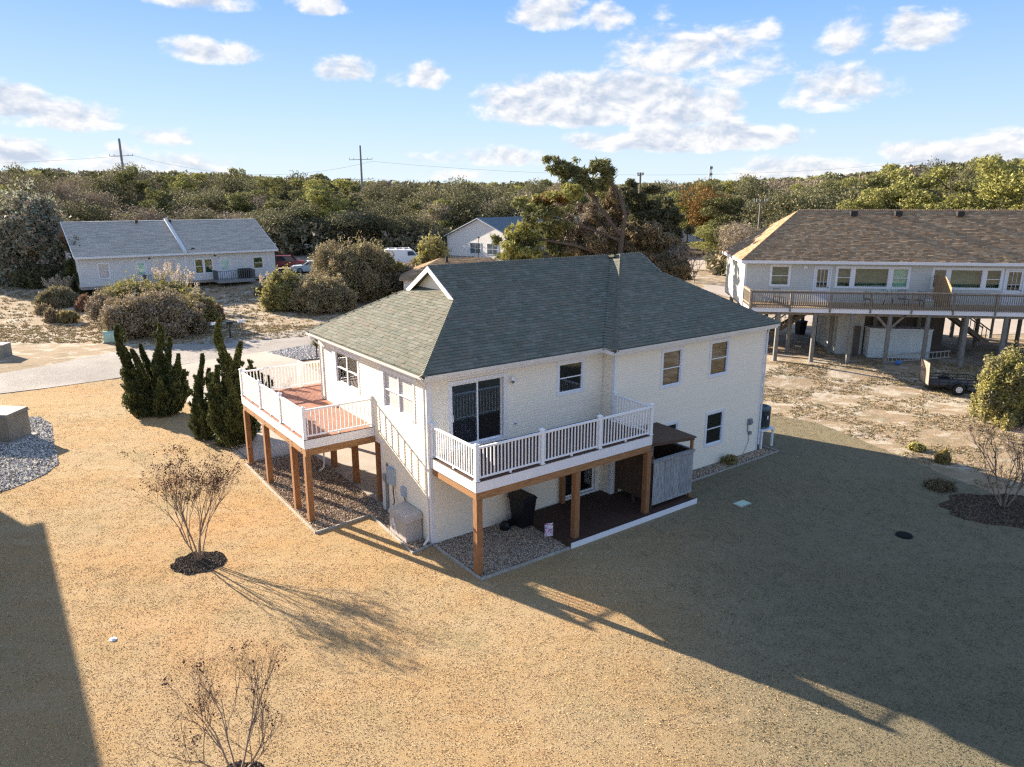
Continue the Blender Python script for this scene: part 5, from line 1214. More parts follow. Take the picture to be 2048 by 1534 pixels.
for (a, b, z0, z1) in DD:
    d = MB(); d.box(PDX(a, 0, z0), PDX(a+.1, .03, z1)); d.box(PDX(b-.1, 0, z0), PDX(b, .03, z1)); d.box(PDX(a, 0, z1-.1), PDX(b, .03, z1)); d.box(PDX(a+.1, -.04, z0), PDX(b-.1, 0, z1-.1)); do = d.build('door', M['ntrim'], dup_)
    MB().box(PDX(a+.25, .0, z0+.9), PDX(b-.25, .01, z1-.25)).build('pane', M['glass_g'], do)
sl_d = (DRH-DWH)/DRD
MB().add([(-.3, .4, DWH-.05), (DLN+.3, .4, DWH-.05), (DLN+.3, -DRD, DRH), (-.3, -DRD, DRH), (DLN+.3, -14.4, DWH), (-.3, -14.4, DWH), (-.3, .4, DWH-.2), (DLN+.3, .4, DWH-.2), (DLN+.3, -DRD, DRH-.15), (-.3, -DRD, DRH-.15), (DLN+.3, -14.4, DWH-.15), (-.3, -14.4, DWH-.15)],
         [(0, 3, 2, 1), (3, 5, 4, 2), (0, 1, 7, 6), (0, 6, 9, 3), (3, 9, 11, 5), (1, 2, 8, 7), (2, 4, 10, 8), (6, 7, 8, 9), (9, 8, 10, 11)]).build('roof', M['droof'], dup_)
# shingle courses as thin overlapping strips
mb = MB(); n = 44
for i in range(n):
    f0, f1 = i/n, (i+1)/n; P0 = lambda f, h: (.4-(DRD+.4)*f, DWH-.05+(DRH-DWH+.05)*f+h)
    (va, za), (vb, zb) = P0(f0, .035), P0(f1, .012); j = 0; x = -.3
    rr_ = random.Random(i)
    while x < DLN+.3:
        x1 = min(x+rr_.uniform(.5, 1.2), DLN+.3); mb.hexa([(x, va, za-.04), (x1, va, za-.04), (x1, vb, zb-.03), (x, vb, zb-.03), (x, va, za), (x1, va, za), (x1, vb, zb), (x, vb, zb)], rr_.randrange(3)); x = x1+.01
dsh = [mat('grey_shingle', c, .95, tuple(k*.85 for k in c), 9, spec=.1) for c in ((.50, .44, .365), (.43, .385, .325), (.55, .49, .41))]
mb.build('shingles', dsh, dup_, kind='stuff')
xs_ = dS(368, 500)[0]
MB().hexa([(xs_-.16, .5, DWH-.1), (xs_+.16, .5, DWH-.1), (xs_+.16, -DRD, DRH-.1), (xs_-.16, -DRD, DRH-.1), (xs_-.16, .5, DWH+.22), (xs_+.16, .5, DWH+.22), (xs_+.16, -DRD, DRH+.3), (xs_-.16, -DRD, DRH+.3)]).build('parapet', M['dsid'], dup_)
MB().box((xs_-.1, 0, .3), (xs_+.1, .06, DWH)).build('wall_strip', M['ntrim'], dup_)
mb = MB(); mb.box((-.32, .4, DWH-.22), (DLN+.32, .46, DWH-.02)); mb.bar((-.31, .4, DWH-.1), (-.31, -DRD, DRH-.05), .05, .2); mb.bar((DLN+.31, .4, DWH-.1), (DLN+.31, -DRD, DRH-.05), .05, .2); mb.bar((-.3, -DRD, DRH+.03), (DLN+.3, -DRD, DRH+.03), .3, .06); mb.build('eave_trim', M['ntrim'], dup_)
for px in (289, 359): s_ = dS(px+14, 500)[0]; MB().box((s_-.15, -DRD+.5, DRH-.15), (s_+.15, -DRD+.9, DRH+.12)).build('roof_vent', M['blackm'], dup_)
for px in (299, 431): s_ = dS(px)[0]; MB().cyl(PDX(s_, .02, 2.85), .09, .14, 8, axis=1).build('wall_lamp', M['blackm'], dup_)
def porch(s0, s1, dpt, stairs_at):
    p_ = MB(); p_.box((s0, .05, .0), (s1, dpt, .32)); p_ = p_.build('porch', M['grey_wood'], dup_)
    rl = MB(); 
    for a, b in (((s0, dpt), (s1, dpt)), ((s0, .1), (s0, dpt)), ((s1, .1), (s1, dpt))):
        L = math.dist(a, b); n = max(2, int(L/.22))
        rl.bar((a[0], a[1], 1.28), (b[0], b[1], 1.28), .08, .05)
        for i in range(n+1): x, y = a[0]+(b[0]-a[0])*i/n, a[1]+(b[1]-a[1])*i/n; rl.box((x-.025, y-.025, .3), (x+.025, y+.025, 1.26))
    rl.build('railing', M['nrail_grey'], p_)
M['nrail_grey'] = mat('dark_grey_rail', (.13, .14, .14), .8)
a_, b_ = sorted((dS(426, 545)[0], dS(499, 545)[0])); porch(a_, b_, 1.9, 0); a2, b2 = sorted((dS(285, 545)[0], dS(322, 545)[0])); porch(a2, b2, 1.7, 0)
def onw(s_, v_, z_=0.):
    p = np.array([DX, DY, DG])+du_*s_-dn_*(-v_)*1.; return (p[0], p[1], DG+z_)
for i, px in enumerate((476, 489)):
    s_ = dS(px, 530)[0]; q = onw(s_, 1.0, .32); t = thing('trash_bin', ['dark lidded bin on the duplex porch nearer the door', 'dark lidded bin at the right end of the duplex porch'][i], 'trash bin', q, DA)
    MB().box((-.28, -.28, 0), (.28, .28, .95)).build('body', M['black'], t); MB().box((-.32, -.32, .95), (.32, .32, 1.05)).build('lid', M['black'], t)

# ================================================================ white gable house and other far houses
def gable_house(name, label, loc, rz, w, dpt, hw_, hr, wm, rm, wins=(), oh=.35, winstyle='glass_g'):
    t = thing(name, label, 'house', loc, rz)
    zs = []; w_ = MB()
    w_.box((0, 0, 0), (w, dpt, hw_)); 
    # lap siding on the gable front, course by course
    z = 0
    while z < hr-.05:
        zt = z+.14; zm = (z+zt)/2; x0 = 0 if zm < hw_ else (zm-hw_)/(hr-hw_)*w/2; x1 = w-x0
        w_.hexa([(x0, -.012, z), (x1, -.012, z), (x1, .1, z), (x0, .1, z), (x0, -.003, zt), (x1, -.003, zt), (x1, .1, zt), (x0, .1, zt)]); z = zt
    w_.add([(0, dpt, hw_), (w, dpt, hw_), (w/2, dpt, hr)], [(1, 0, 2)]); w_.build('wall', wm, t)
    k = (hr-hw_)/(w/2)
    r_ = MB()
    for s in (0, 1):
        xa, xb = (-oh, w/2) if s == 0 else (w+oh, w/2); za = hw_-oh*k
        r_.hexa([(xa, -oh, za), (xb, -oh, hr), (xb, dpt+oh, hr), (xa, dpt+oh, za), (xa, -oh, za+.14), (xb, -oh, hr+.14), (xb, dpt+oh, hr+.14), (xa, dpt+oh, za+.14)])
    r_.build('roof', rm, t)
    tr_ = MB(); tr_.bar((-oh, -oh-.02, hw_-oh*k+.02), (w/2, -oh-.02, hr+.02), .05, .24, up=(0, 1, 0)); tr_.bar((w+oh, -oh-.02, hw_-oh*k+.02), (w/2, -oh-.02, hr+.02), .05, .24, up=(0, 1, 0)); tr_.build('rake_board', M['ntrim'], t)
    for (a, b, c, d, n) in wins:
        f = MB(); f.box((a-.1, -.06, c-.1), (b+.1, -.02, d+.1)); f = f.build('window', M['ntrim'], t); ww = (b-a)/n
        for i in range(n):
            for (q0, q1) in ((c, (c+d)/2-.03), ((c+d)/2+.03, d)): MB().box((a+i*ww+.04, -.068, q0), (a+(i+1)*ww-.04, -.061, q1)).build('pane', M['wpane'], f)
    return t
M['wpane'] = mat('dark_window_pane', (.06, .08, .09), .12, (.15, .17, .18), 3, spec=.6)
M['rblue'] = mat('blue_grey_roof', (.16, .19, .21), .9, (.12, .14, .155), 3, bump=.4)
M['warm_white'] = mat('warm_white_siding', (.74, .70, .64), .6)
ga = -.75; gw, gd = 14.2, 22.
gable_house('gable_house', 'white gable-fronted house with blue-grey roof behind the big leaning pine', (-10.1, 114.9, 1.9), ga, gw, gd, 3.3, 6.0, M['warm_white'], M['rblue'], wins=((5.2, 7.4, .9, 2.4, 2), (8.8, 11.0, .9, 2.4, 2)))
q = atY(1350, 475, 150); gable_house('far_house', 'small white two-storey house with grey gable among the trees at centre right', (q.x, 150, 1.9), -.1, 6.6, 9, 4.2, 6.2, M['warm_white'], M['rblue'], wins=((3.4, 4.2, 2.9, 3.9, 1), (4.2, 5.0, 1.0, 1.8, 1)))
q = atY(1484, 420, 190); gable_house('far_house', 'pale roofed far house peeping between trees above the stilt house', (q.x, 190, 1.9), .3, 8, 9, 6.6, 8.4, M['warm_white'], M['droof'])
q = atY(1075, 440, 135); gable_house('far_house', 'white house corner with small gable just behind the leaning pine', (q.x-4.5, 135, 1.9), .1, 6., 8, 5.6, 7.9, M['warm_white'], M['rblue'])
# hip-roofed garage just beyond the cream house
gh = thing('garage', 'low brown hip-roofed building showing just above the cream house ridge', 'garage', (-10.6, 68.2, .8), .12)
MB().box((.4, .4, 0), (12.6, 7.6, 2.6)).build('wall', M['warm_white'], gh)
zz = 2.6; hpoly = [(0, 0), (13, 0), (9, 4), (4, 4)]
ro, _ = roof_panel(gh, hpoly, (0, 0), (0, 1), .42, zz, M['nsh'][3]); roof_panel(gh, [(0, 0), (4, 4), (0, 8)], (0, 0), (1, 0), .42, zz, M['nsh'][3]); roof_panel(gh, [(0, 8), (4, 4), (9, 4), (13, 8)], (0, 8), (0, -1), .42, zz, M['nsh'][3]); roof_panel(gh, [(13, 0), (13, 8), (9, 4)], (13, 0), (-1, 0), .42, zz, M['nsh'][3])
put_tabs(ro, tabs(hpoly, (0, 0), (0, 1), .42, zz, seed=60, wid=.4)+tabs([(0, 0), (4, 4), (0, 8)], (0, 0), (1, 0), .42, zz, seed=61, wid=.4), M['nsh'], 0, caml)
MB().tube([(4.6, 3.2, 3.9), (4.6, 3.2, 4.5)], .12, 8).build('roof_vent', M['blackm'], gh)
# the house next door that throws its shadow over the left of the lawn
nh = thing('neighbour_house', 'tall neighbouring house outside the left edge that shades the lawn', 'house', (-28.5, 31.2, 0), -.94)
MB().box((0, -9, 0), (22, 0, 5.6)).build('wall', M['nsiding'], nh)
MB().add([(-.4, .4, 5.6), (22.4, .4, 5.6), (22.4, -9.4, 5.6), (-.4, -9.4, 5.6), (4.5, -4.5, 7.6), (17.5, -4.5, 7.6)], [(0, 4, 5, 1), (1, 5, 2), (2, 5, 4, 3), (3, 4, 0), (0, 1, 2, 3)]).build('roof', M['nsh'][0], nh)

# ================================================================ cars
def carbody(name, label, cat, loc, rz, L, Wd, prof, paint, roofpaint=None, glassz=None):
    """prof: outline (x, z) of the body side; glassz: polygon of side glass"""
    t = thing(name, label, cat, loc, rz); n = len(prof); mb = MB()
    for i in range(n):
        pass
    ins = lambda z: max(0, (z-.95))*.16
    vs = [(x, -Wd/2+ins(z), z) for x, z in prof]+[(x, Wd/2-ins(z), z) for x, z in prof]
    mb.add(vs, [tuple(range(n))[::-1], tuple(range(n, 2*n))]+[(i, (i+1) % n, n+(i+1) % n, n+i) for i in range(n)]); bo = mb.build('body', paint, t)
    for poly in glassz:
        for s in (-1, 1):
            MB().add([(x, s*(Wd/2-ins(z)+.012), z) for x, z in poly]+[(x, s*(Wd/2-ins(z)-.02), z) for x, z in poly], [tuple(range(len(poly)))[::(-1 if s > 0 else 1)]]).build('side_window', M['carglass'], t)
    return t
M['carglass'] = mat('car_glass', (.02, .025, .03), .08, spec=.8)
def wheels(t, xs, Wd, r):
    for x in xs:
        for s in (-1, 1):
            w_ = MB().tube([(x, s*(Wd/2-.22), r), (x, s*(Wd/2+.01), r)], r, 18).build('wheel', M['black'], t); MB().tube([(x, s*(Wd/2), r), (x, s*(Wd/2+.02), r)], r*.6, 12).build('rim', M['metal_grey'], w_)
def screens(t, fr, re, Wd):
    for k, pts in (('windscreen', fr), ('rear_window', re)):
        (x0, z0), (x1, z1) = pts; o = .02 if k == 'windscreen' else -.02
        MB().add([(x0+o, -Wd/2+.18, z0), (x0+o, Wd/2-.18, z0), (x1+o, Wd/2-.28, z1), (x1+o, -Wd/2+.28, z1)], [(0, 1, 2, 3)]).build(k, M['carglass'], t)
def lights(t, x0, x1, Wd, z):
    for s in (-1, 1):
        MB().box((x1-.05, s*(Wd/2-.35)-.14, z), (x1+.02, s*(Wd/2-.35)+.14, z+.13)).build('headlight', M['vinyl'], t); MB().box((x0-.02, s*(Wd/2-.2)-.1, z), (x0+.05, s*(Wd/2-.2)+.1, z+.16)).build('tail_light', M['redl'], t)
M['redl'] = mat('red_lens', (.3, .01, .01), .3)
red = mat('dark_red_paint', (.22, .02, .025), .3, spec=.6); blu = mat('pale_blue_silver_paint', (.42, .50, .53), .3, spec=.6); wht = mat('white_paint', (.78, .78, .78), .35)
q = G(574, 539); t = carbody('parked_suv', 'dark red SUV parked beside the end wall of the duplex', 'car', tuple(q), .25, 4.8, 1.9, [(-2.4, .35), (2.4, .35), (2.45, .85), (2.2, 1.05), (1.2, 1.12), (.55, 1.75), (-2.1, 1.80), (-2.4, 1.1)], red, None, [[(-2.1, 1.15), (-2.0, 1.65), (-1.2, 1.68), (-1.2, 1.15)], [(-1.1, 1.15), (-1.1, 1.68), (.5, 1.66), (.98, 1.15)]])
wheels(t, (-1.5, 1.5), 1.9, .37); screens(t, ((1.2, 1.14), (.6, 1.70)), ((-2.38, 1.15), (-2.12, 1.7)), 1.9); lights(t, -2.4, 2.42, 1.9, .8); MB().bar((-2, -.6, 1.86), (.3, -.6, 1.86), .05).build('roof_rail', M['blackm'], t); MB().bar((-2, .6, 1.86), (.3, .6, 1.86), .05).build('roof_rail', M['blackm'], t)
q = G(622, 545); t = carbody('parked_car', 'pale blue-silver car parked beside the red SUV behind the thicket', 'car', tuple(q), 3.5, 4.4, 1.8, [(-2.2, .3), (2.2, .3), (2.25, .72), (1.9, .88), (1.0, .95), (.3, 1.45), (-1.0, 1.47), (-1.8, 1.0), (-2.2, .92)], blu, None, [[(-1.55, 1.0), (-.95, 1.38), (-.2, 1.39), (-.2, .98)], [(-.12, .98), (-.12, 1.39), (.28, 1.37), (.85, .98)]])
wheels(t, (-1.35, 1.35), 1.8, .33); screens(t, ((1.0, .97), (.35, 1.42)), ((-1.78, 1.02), (-1.03, 1.43)), 1.8); lights(t, -2.2, 2.22, 1.8, .66)
q = G(808, 530); t = carbody('parked_van', 'white cargo van with roof rack parked behind the thicket', 'van', tuple(q), .35, 5.2, 2.0, [(-2.6, .4), (2.6, .4), (2.65, .95), (2.4, 1.15), (1.7, 1.25), (1.15, 2.0), (-2.5, 2.12), (-2.6, 1.2)], wht, None, [[(.35, 1.3), (.35, 1.85), (1.05, 1.85), (1.5, 1.3)]])
wheels(t, (-1.6, 1.7), 2.0, .36); screens(t, ((1.7, 1.28), (1.2, 1.95)), ((-2.6, 1.3), (-2.53, 1.9)), 2.0); lights(t, -2.6, 2.62, 2.0, .85)
mb = MB()
for x in (-2, -1, 0, .8): mb.bar((x, -.85, 2.2), (x, .85, 2.2), .05)
for y in (-.85, .85): mb.bar((-2.2, y, 2.22), (.9, y, 2.22), .05)
mb.build('roof_rack', M['vinyl'], t)

# ================================================================ posts, lamps, poles, wires
def lamp(label, px, py, toppx):
    b = G(px, py); h = atY(px, toppx, b.y).z-b.z; t = thing('street_lamp', label, 'street lamp', tuple(b))
    MB().tube([(0, 0, 0), (0, 0, .3), (0, 0, .32), (0, 0, h-.5)], [.12, .10, .05, .045], 8).build('post', M['blackm'], t)
    MB().tube([(0, 0, h-.5), (0, 0, h-.46), (0, 0, h-.12)], [.05, .10, .19], 6).build('lantern', M['lampg'], t); MB().tube([(0, 0, h-.12), (0, 0, h-.08), (0, 0, h+.05)], [.25, .25, .02], 6).build('cap', M['blackm'], t)
M['lampg'] = mat('milky_lamp_glass', (.70, .66, .55), .4)
lamp('black lantern street lamp in front of the duplex', 394, 573, 496); lamp('black lantern street lamp among the trees behind the thicket', 632, 527, 464); lamp('black lantern lamp in front of the white gable house', 957, 522, 474); lamp('small lantern lamp at the right end of the duplex', 553, 545, 484)
def mailbox(label, px, py, rz, m, i):
    b = G(px, py); t = thing('mailbox', label, 'mailbox', tuple(b), rz); MB().box((-.05, -.05, 0), (.05, .05, 1.05)).build('post', M['nrail'] if i else M['blackm'], t)
    mb = MB(); pts = [(-.10, 0), (.10, 0), (.10, .12), (.06, .2), (-.06, .2), (-.10, .12)]; mb.add([(-.25, x, 1.05+z) for x, z in pts]+[(.25, x, 1.05+z) for x, z in pts], [tuple(range(6)), tuple(range(6, 12))[::-1]]+[(j, (j+1) % 6, 6+(j+1) % 6, 6+j)[::-1] for j in range(6)]); bo_ = mb.build('box', m, t)
    MB().box((.05, .11, 1.15), (.08, .12, 1.38)).build('flag', M['redl'], t)
mailbox('white mailbox on a dark post, left of the three by the street', 432, 677, .7, M['vinyl'], 0); mailbox('black mailbox on a thin post in the middle of the three by the street', 461, 676, .7, M['black'], 0); mailbox('white mailbox on a wooden post, right of the three by the street', 485, 671, .7, M['vinyl'], 1)
for i, (px, py) in enumerate(((1367, 562), (1388, 566))): mailbox(['white mailbox by the lane behind the cream house', 'wooden-posted mailbox by the lane behind the cream house'][i], px, py, .2, M['vinyl'] if i == 0 else M['nrail'], i)
q = G(222, 684); t = thing('utility_box', 'pale green rounded utility box on the verge by the street', 'utility box', tuple(q), .5)
mb = MB(); mb.tube([(-.45, 0, .42), (.45, 0, .42)], [.42, .42], 16); mb.box((-.47, -.43, 0), (.47, .43, .45)); mb.build('body', M['green_box'], t); MB().box((-.52, -.48, 0), (.52, .48, .08)).build('base_pad', M['concrete'], t)
t = thing('utility_box', 'large grey utility cabinet on pale stones at the left edge', 'utility box', (-23.75, 31.9, 0), -.12)
gm2 = mat('grey_green_cabinet', (.24, .235, .20), .6, (.20, .195, .17), 2); MB().box((-1.1, -.62, .06), (1.1, .62, 1.25)).build('body', gm2, t); MB().hexa([(-1.15, -.68, 1.25), (1.15, -.68, 1.25), (1.15, .66, 1.25), (-1.15, .66, 1.25), (-1.13, -.62, 1.36), (1.13, -.62, 1.36), (1.13, .62, 1.42), (-1.13, .62, 1.42)]).build('lid', gm2, t); MB().box((-1.3, -.8, 0), (1.3, .8, .08)).build('base_pad', M['concrete'], t)
t = thing('utility_box', 'small grey utility box with a yellow sticker at the left edge across the street', 'utility box', tuple(G(-2, 713)), .1)
MB().box((-.6, -.5, 0), (.6, .5, .82)).build('body', gm2, t); MB().box((-.63, -.53, .82), (.63, .53, .88)).build('lid', M['box_beige'], t); MB().cyl((.3, -.515, .45), .1, .012, 12, axis=1).build('sticker', mat('yellow_sticker', (.6, .42, .05), .5), t)
def wpole(name, label, px, toppx, Y, arms=(), r=.16, m='pole_wood'):
    top = atY(px, toppx, Y); g0 = float(H(top.x, Y)); t = thing(name, label, 'utility pole', (top.x, Y, g0)); h = top.z-g0
    MB().tube([(0, 0, 0), (0, 0, h)], [r*1.3, r*.8], 8).build('pole', M[m], t)
    for (dz, w_) in arms:
        MB().bar((-w_, 0, h-dz), (w_, 0, h-dz+.15), .12, .12).build('crossarm', M[m], t)
        for k in (-1, -.6, .6, 1): MB().tube([(k*w_, 0, h-dz+.1), (k*w_, 0, h-dz+.5)], [.06, .09], 6).build('insulator', M['metal_grey'], t)
    return top
M['pole_wood'] = mat('weathered_pole', (.20, .17, .14), .9); M['pole_metal'] = mat('grey_steel_pole', (.26, .27, .28), .6)
T1 = wpole('transmission_pole', 'tall transmission pole rising from the trees behind the duplex', 238, 277, 190, ((4.2, 2.9), (13, 2.9)), .32, 'pole_metal')
T2 = wpole('transmission_pole', 'tall double-armed transmission pole left of the picture centre', 720, 291, 200, ((3.6, 3.0), (8.6, 3.0)), .30, 'pole_metal')
wpole('utility_pole', 'grey wooden utility pole just right of the leaning pine', 1281, 345, 125, ((.5, .5),), .2); wpole('utility_pole', 'slim wooden pole with a small crossarm above the stilt house roof', 1522, 399, 92, ((.4, .8),), .15); wpole('utility_pole', 'short far pole above the trees left of the leaning pine', 1005, 368, 210, ((1., 1.),), .2)
tq = atY(1422, 332, 420); t = thing('radio_mast', 'far lattice radio mast on the horizon at right', 'mast', (tq.x, 420, 2)); h = tq.z-2; mb = MB()
for i in range(3): a = i*2.094; mb.tube([(.8*math.cos(a), .8*math.sin(a), 0), (.5*math.cos(a), .5*math.sin(a), h)], .12, 4)
for i in range(14): z = i*h/14; mb.tube([(.7, 0, z), (-.35, .6, z+h/28), (-.35, -.6, z+h/14), (.7, 0, z+h/14)], .07, 3)
mb.build('lattice', M['pole_metal'], t)
for dz in (1.5, 5., 8.): MB().tube([(0, 0, h-dz), (0, 0, h-dz+1.2)], [1.1, 1.1], 8).build('antenna', M['redl'] if dz == 8. else M['pole_metal'], t)
wm = mat('wire', (.22, .22, .24), .6)
def wire(label, pts, sag, r=.022):
    mb = MB()
    for a, b in zip(pts, pts[1:]):
        a, b = Vector(a), Vector(b); mb.tube([a.lerp(b, f)-Vector((0, 0, sag*4*f*(1-f))) for f in [i/14 for i in range(15)]], r, 4, 0, False)
    o = mb.build('power_line', wm); tag(o, label, 'power line')
lft, rgt = Vector((T1.x-160, 170, T1.z+2)), Vector((T2.x+170, 230, T2.z+2))
for i, (dz, dx, lab) in enumerate(((4, 2.9, 'upper power line strung between the two transmission poles'), (9.2, -2.9, 'lower power line strung between the two transmission poles'), (8.4, 2.9, 'second lower power line between the two transmission poles'))):
    wire(lab, [lft-Vector((0, 0, dz)), T1-Vector((-dx, 0, dz if dz < 5 else dz+3.5)), T2-Vector((-dx, 0, dz)), rgt-Vector((0, 0, dz))], 4.)

# ================================================================ woodland
def proto(kind, seed, n, leaf):
    rg = np.random.default_rng(seed); bl = []
    if kind == 'oak':
        for i in range(11): a = rg.uniform(0, 6.28); r = rg.uniform(.1, .62); z = rg.uniform(.42, .84); s = rg.uniform(.2, .34); bl.append((math.cos(a)*r*.55, math.sin(a)*r*.55, z, s, s, s*.62))
    elif kind == 'pine':
        for i in range(13): a = rg.uniform(0, 6.28); z = rg.uniform(.4, .95); r = rg.uniform(.1, .42)*(1.25-z*.6); s = rg.uniform(.10, .19); bl.append((math.cos(a)*r, math.sin(a)*r, z, s, s, s*.5))
    elif kind == 'bare':
        for i in range(9): a = rg.uniform(0, 6.28); r = rg.uniform(.05, .45); z = rg.uniform(.35, .78); s = rg.uniform(.2, .32); bl.append((math.cos(a)*r*.6, math.sin(a)*r*.6, z, s, s, s*.8))
    tot = sum(b[3]*b[5] for b in bl); P = blob_pts(bl, n/(tot*4*3.14*.6), rg, .35 if kind == 'bare' else .5)
    return leaf_verts(P, leaf, rg, flat=.3 if kind == 'pine' else 0, elong=4.5 if kind == 'bare' else 1.5), len(P)
KM = {'oak': ['l_oak', 'l_olive'], 'pine': ['l_pine', 'l_pine2'], 'bare': ['l_bare', 'l_brown'], 'orange': ['l_orange', 'l_orange'], 'yellow': ['l_pine2', 'l_pine']}
protos = {}
for kd, geo, cnt in (('oak', 'oak', 4), ('pine', 'pine', 4), ('bare', 'bare', 3), ('orange', 'oak', 1), ('yellow', 'pine', 3)):
    for i in range(cnt):
        v, n = proto(geo, 100+i*7+len(kd), 6500 if kd != 'bare' else 5000, .021 if geo != 'bare' else .011); rg = np.random.default_rng(i)
        mi = (rg.random(n) < .22).astype(int); me = np_mesh(kd+'_crown', v, 4, [M[k] for k in KM[kd]], mi)
        tm_ = MB(); tm_.tube([(0, 0, -.02), (.01, 0, .3), (.0, .02, .62), (0, 0, .85)], [.022, .016, .010, .003], 6)
        for j in range(5): a = j*1.3+i; z = .35+j*.09; tm_.tube([(0, 0, z), (math.cos(a)*.15, math.sin(a)*.15, z+.08), (math.cos(a)*.3, math.sin(a)*.3, z+.11)], [.009, .006, .002], 4, 0, False)
        protos[(kd, i)] = (me, shared(('trunk', kd, i), lambda: tm_.mesh('trunk', M['bark'])), cnt)
TOPX = [(-400, 340), (0, 345), (120, 345), (250, 350), (420, 353), (600, 362), (800, 368), (1000, 370), (1150, 372), (1300, 372), (1450, 368), (1600, 360), (1750, 350), (1900, 335), (2048, 328), (2500, 322)]
def top_z(X, Y):
    px = 1024+X/(Y*.969+2.7)*FPX; return CAMH+(397-np.interp(px, [a for a, b in TOPX], [b for a, b in TOPX]))/FPX*Y*1.03, px
LBL = {'oak': ('live_oak', 'live oak', 'dark live oak'), 'pine': ('pine_tree', 'pine tree', 'green pine'), 'bare': ('bare_tree', 'bare tree', 'leafless tree'), 'orange': ('autumn_tree', 'tree', 'orange-leaved tree'), 'yellow': ('pine_tree', 'pine tree', 'yellowish pine')}
def wtree(kd, X, Y, h, wd, rr, where, group, own=None):
    i = rr.randrange(protos[(kd, 0)][2]); me, tm_, _ = protos[(kd, i)]; nm, cat, desc = LBL[kd]
    o = obj(nm, me, None, loc=(X, Y, float(H(X, Y))), rz=rr.uniform(0, 6.28), label=own or (desc+' '+where), cat=cat, group=group); o.scale = (wd, wd, h)
    tt = obj('trunk', tm_, o); return o
rr = random.Random(12); cntt = 0
MARK = ((150, 'left of the left transmission pole'), (330, 'around the left transmission pole'), (500, 'above the right half of the duplex'), (650, 'between the duplex and the middle transmission pole'), (800, 'right of the middle transmission pole'),
        (900, 'above the white van'), (1060, 'above the white gable house'), (1270, 'behind the leaning pine'), (1400, 'left of the radio mast'), (1540, 'right of the radio mast'), (1700, 'above the left roof vent'), (1860, 'above the middle roof vents'), (9999, 'above the right part of the stilt house'))
def zone(px, Y):
    w = next(b for a, b in MARK if px < a); d = 'at the wood edge' if Y < 140 else ('deep in the wood' if Y < 175 else 'far back')
    return d+' '+w, 'trees '+d+' '+w
y = 119.; row = 0
while y < 205:
    sp = 7.2+(y-119)*.045; x = -(y*.74+14)+rr.uniform(0, sp)
    while x < y*.74+14:
        X, Y = x+rr.uniform(-2, 2), y+rr.uniform(-3, 3); x += sp*rr.uniform(.8, 1.25); zt, px = top_z(X, Y)
        if 1340 < px < 1415 and Y < 152: continue
        if Y < 146 and -12 < X < 16 and 880 < px < 1180: continue
        if Y < 126 and 540 < px < 700 and False: continue
        hm = zt-1.9; f = min(1, .58+(Y-119)/90); h = hm*f*rr.choice((.64, .78, .86, .92, .97, 1.03))
        r = rr.random(); kd = 'oak' if r < .42 else 'pine' if r < .72 else 'bare' if r < .90 else 'yellow'
        if px > 1420 and kd != 'bare' and rr.random() < .45: kd = 'yellow'
        if px < 420 and rr.random() < .3: kd = 'bare'
        w_, g_ = zone(px, Y); wtree(kd, X, Y, h/.93, rr.uniform(8.5, 12)*(1.1 if kd == 'oak' else 1), rr, w_, g_+' '+kd); cntt += 1
    y += 8.6; row += 1
# large near trees at right, above the stilt house
for (px, toppx, Y, wd, kd, lab) in ((1905, 322, 92, 13, 'yellow', 'tall sunlit pine towering above the right half of the stilt house roof'), (1845, 345, 96, 12, 'yellow', 'bushy bright pine left of the tallest pine over the stilt house'), (2052, 322, 84, 12, 'yellow', 'bright pine cut by the right edge of the picture'), (1960, 360, 99, 12, 'pine', 'dark green pine between the two brightest pines'), (1775, 352, 100, 12, 'pine', 'broad green pine over the middle of the stilt house roof'),
                               (1690, 362, 104, 12, 'oak', 'olive-brown rounded tree above the left roof vent'), (1625, 372, 100, 10, 'oak', 'rounded olive tree behind the stilt house ridge end'), (1560, 385, 104, 10, 'oak', 'dark rounded tree beside the slim wooden pole'), (1500, 405, 110, 9, 'oak', 'low rounded tree left of the slim wooden pole'), (1455, 395, 108, 9, 'pine', 'green pine above the back lane'), (1415, 375, 112, 9, 'orange', 'orange and green tree standing over the small white house'),
                               (1380, 385, 116, 9, 'yellow', 'yellow-green tree left of the orange tree'), (1470, 440, 92, 8, 'bare', 'pale leafless tree above the left end of the stilt house'), (1500, 452, 88, 7, 'bare', 'low leafless tree against the stilt house eave'), (1430, 455, 96, 8, 'yellow', 'vine-covered yellow-green tree by the back lane'), (1560, 425, 92, 8, 'oak', 'low dark tree touching the stilt house hip'), (1740, 385, 90, 10, 'yellow', 'yellow-green tree just above the stilt house ridge'),
                               (1010, 392, 128, 11, 'oak', 'broad dark oak left of the leaning pine'), (925, 385, 130, 12, 'oak', 'rounded oak above the white gable house'), (655, 366, 122, 12, 'yellow', 'tall light green pine behind the street lamp'), (880, 400, 127, 10, 'yellow', 'light green pine left of the white gable house'), (612, 400, 120, 10, 'oak', 'dark oak at the right end of the duplex roof'), (700, 420, 118, 10, 'bare', 'grey tangled tree behind the street lamp'), (765, 425, 119, 10, 'oak', 'dark green tree behind the white van'), (560, 418, 116, 10, 'oak', 'dark bushy tree right behind the duplex ridge')):
    b = atY(px, toppx, Y); h = b.z-float(H(b.x, Y)); wtree(kd, b.x, Y, h/.95, wd, rr, '', None, own=lab)
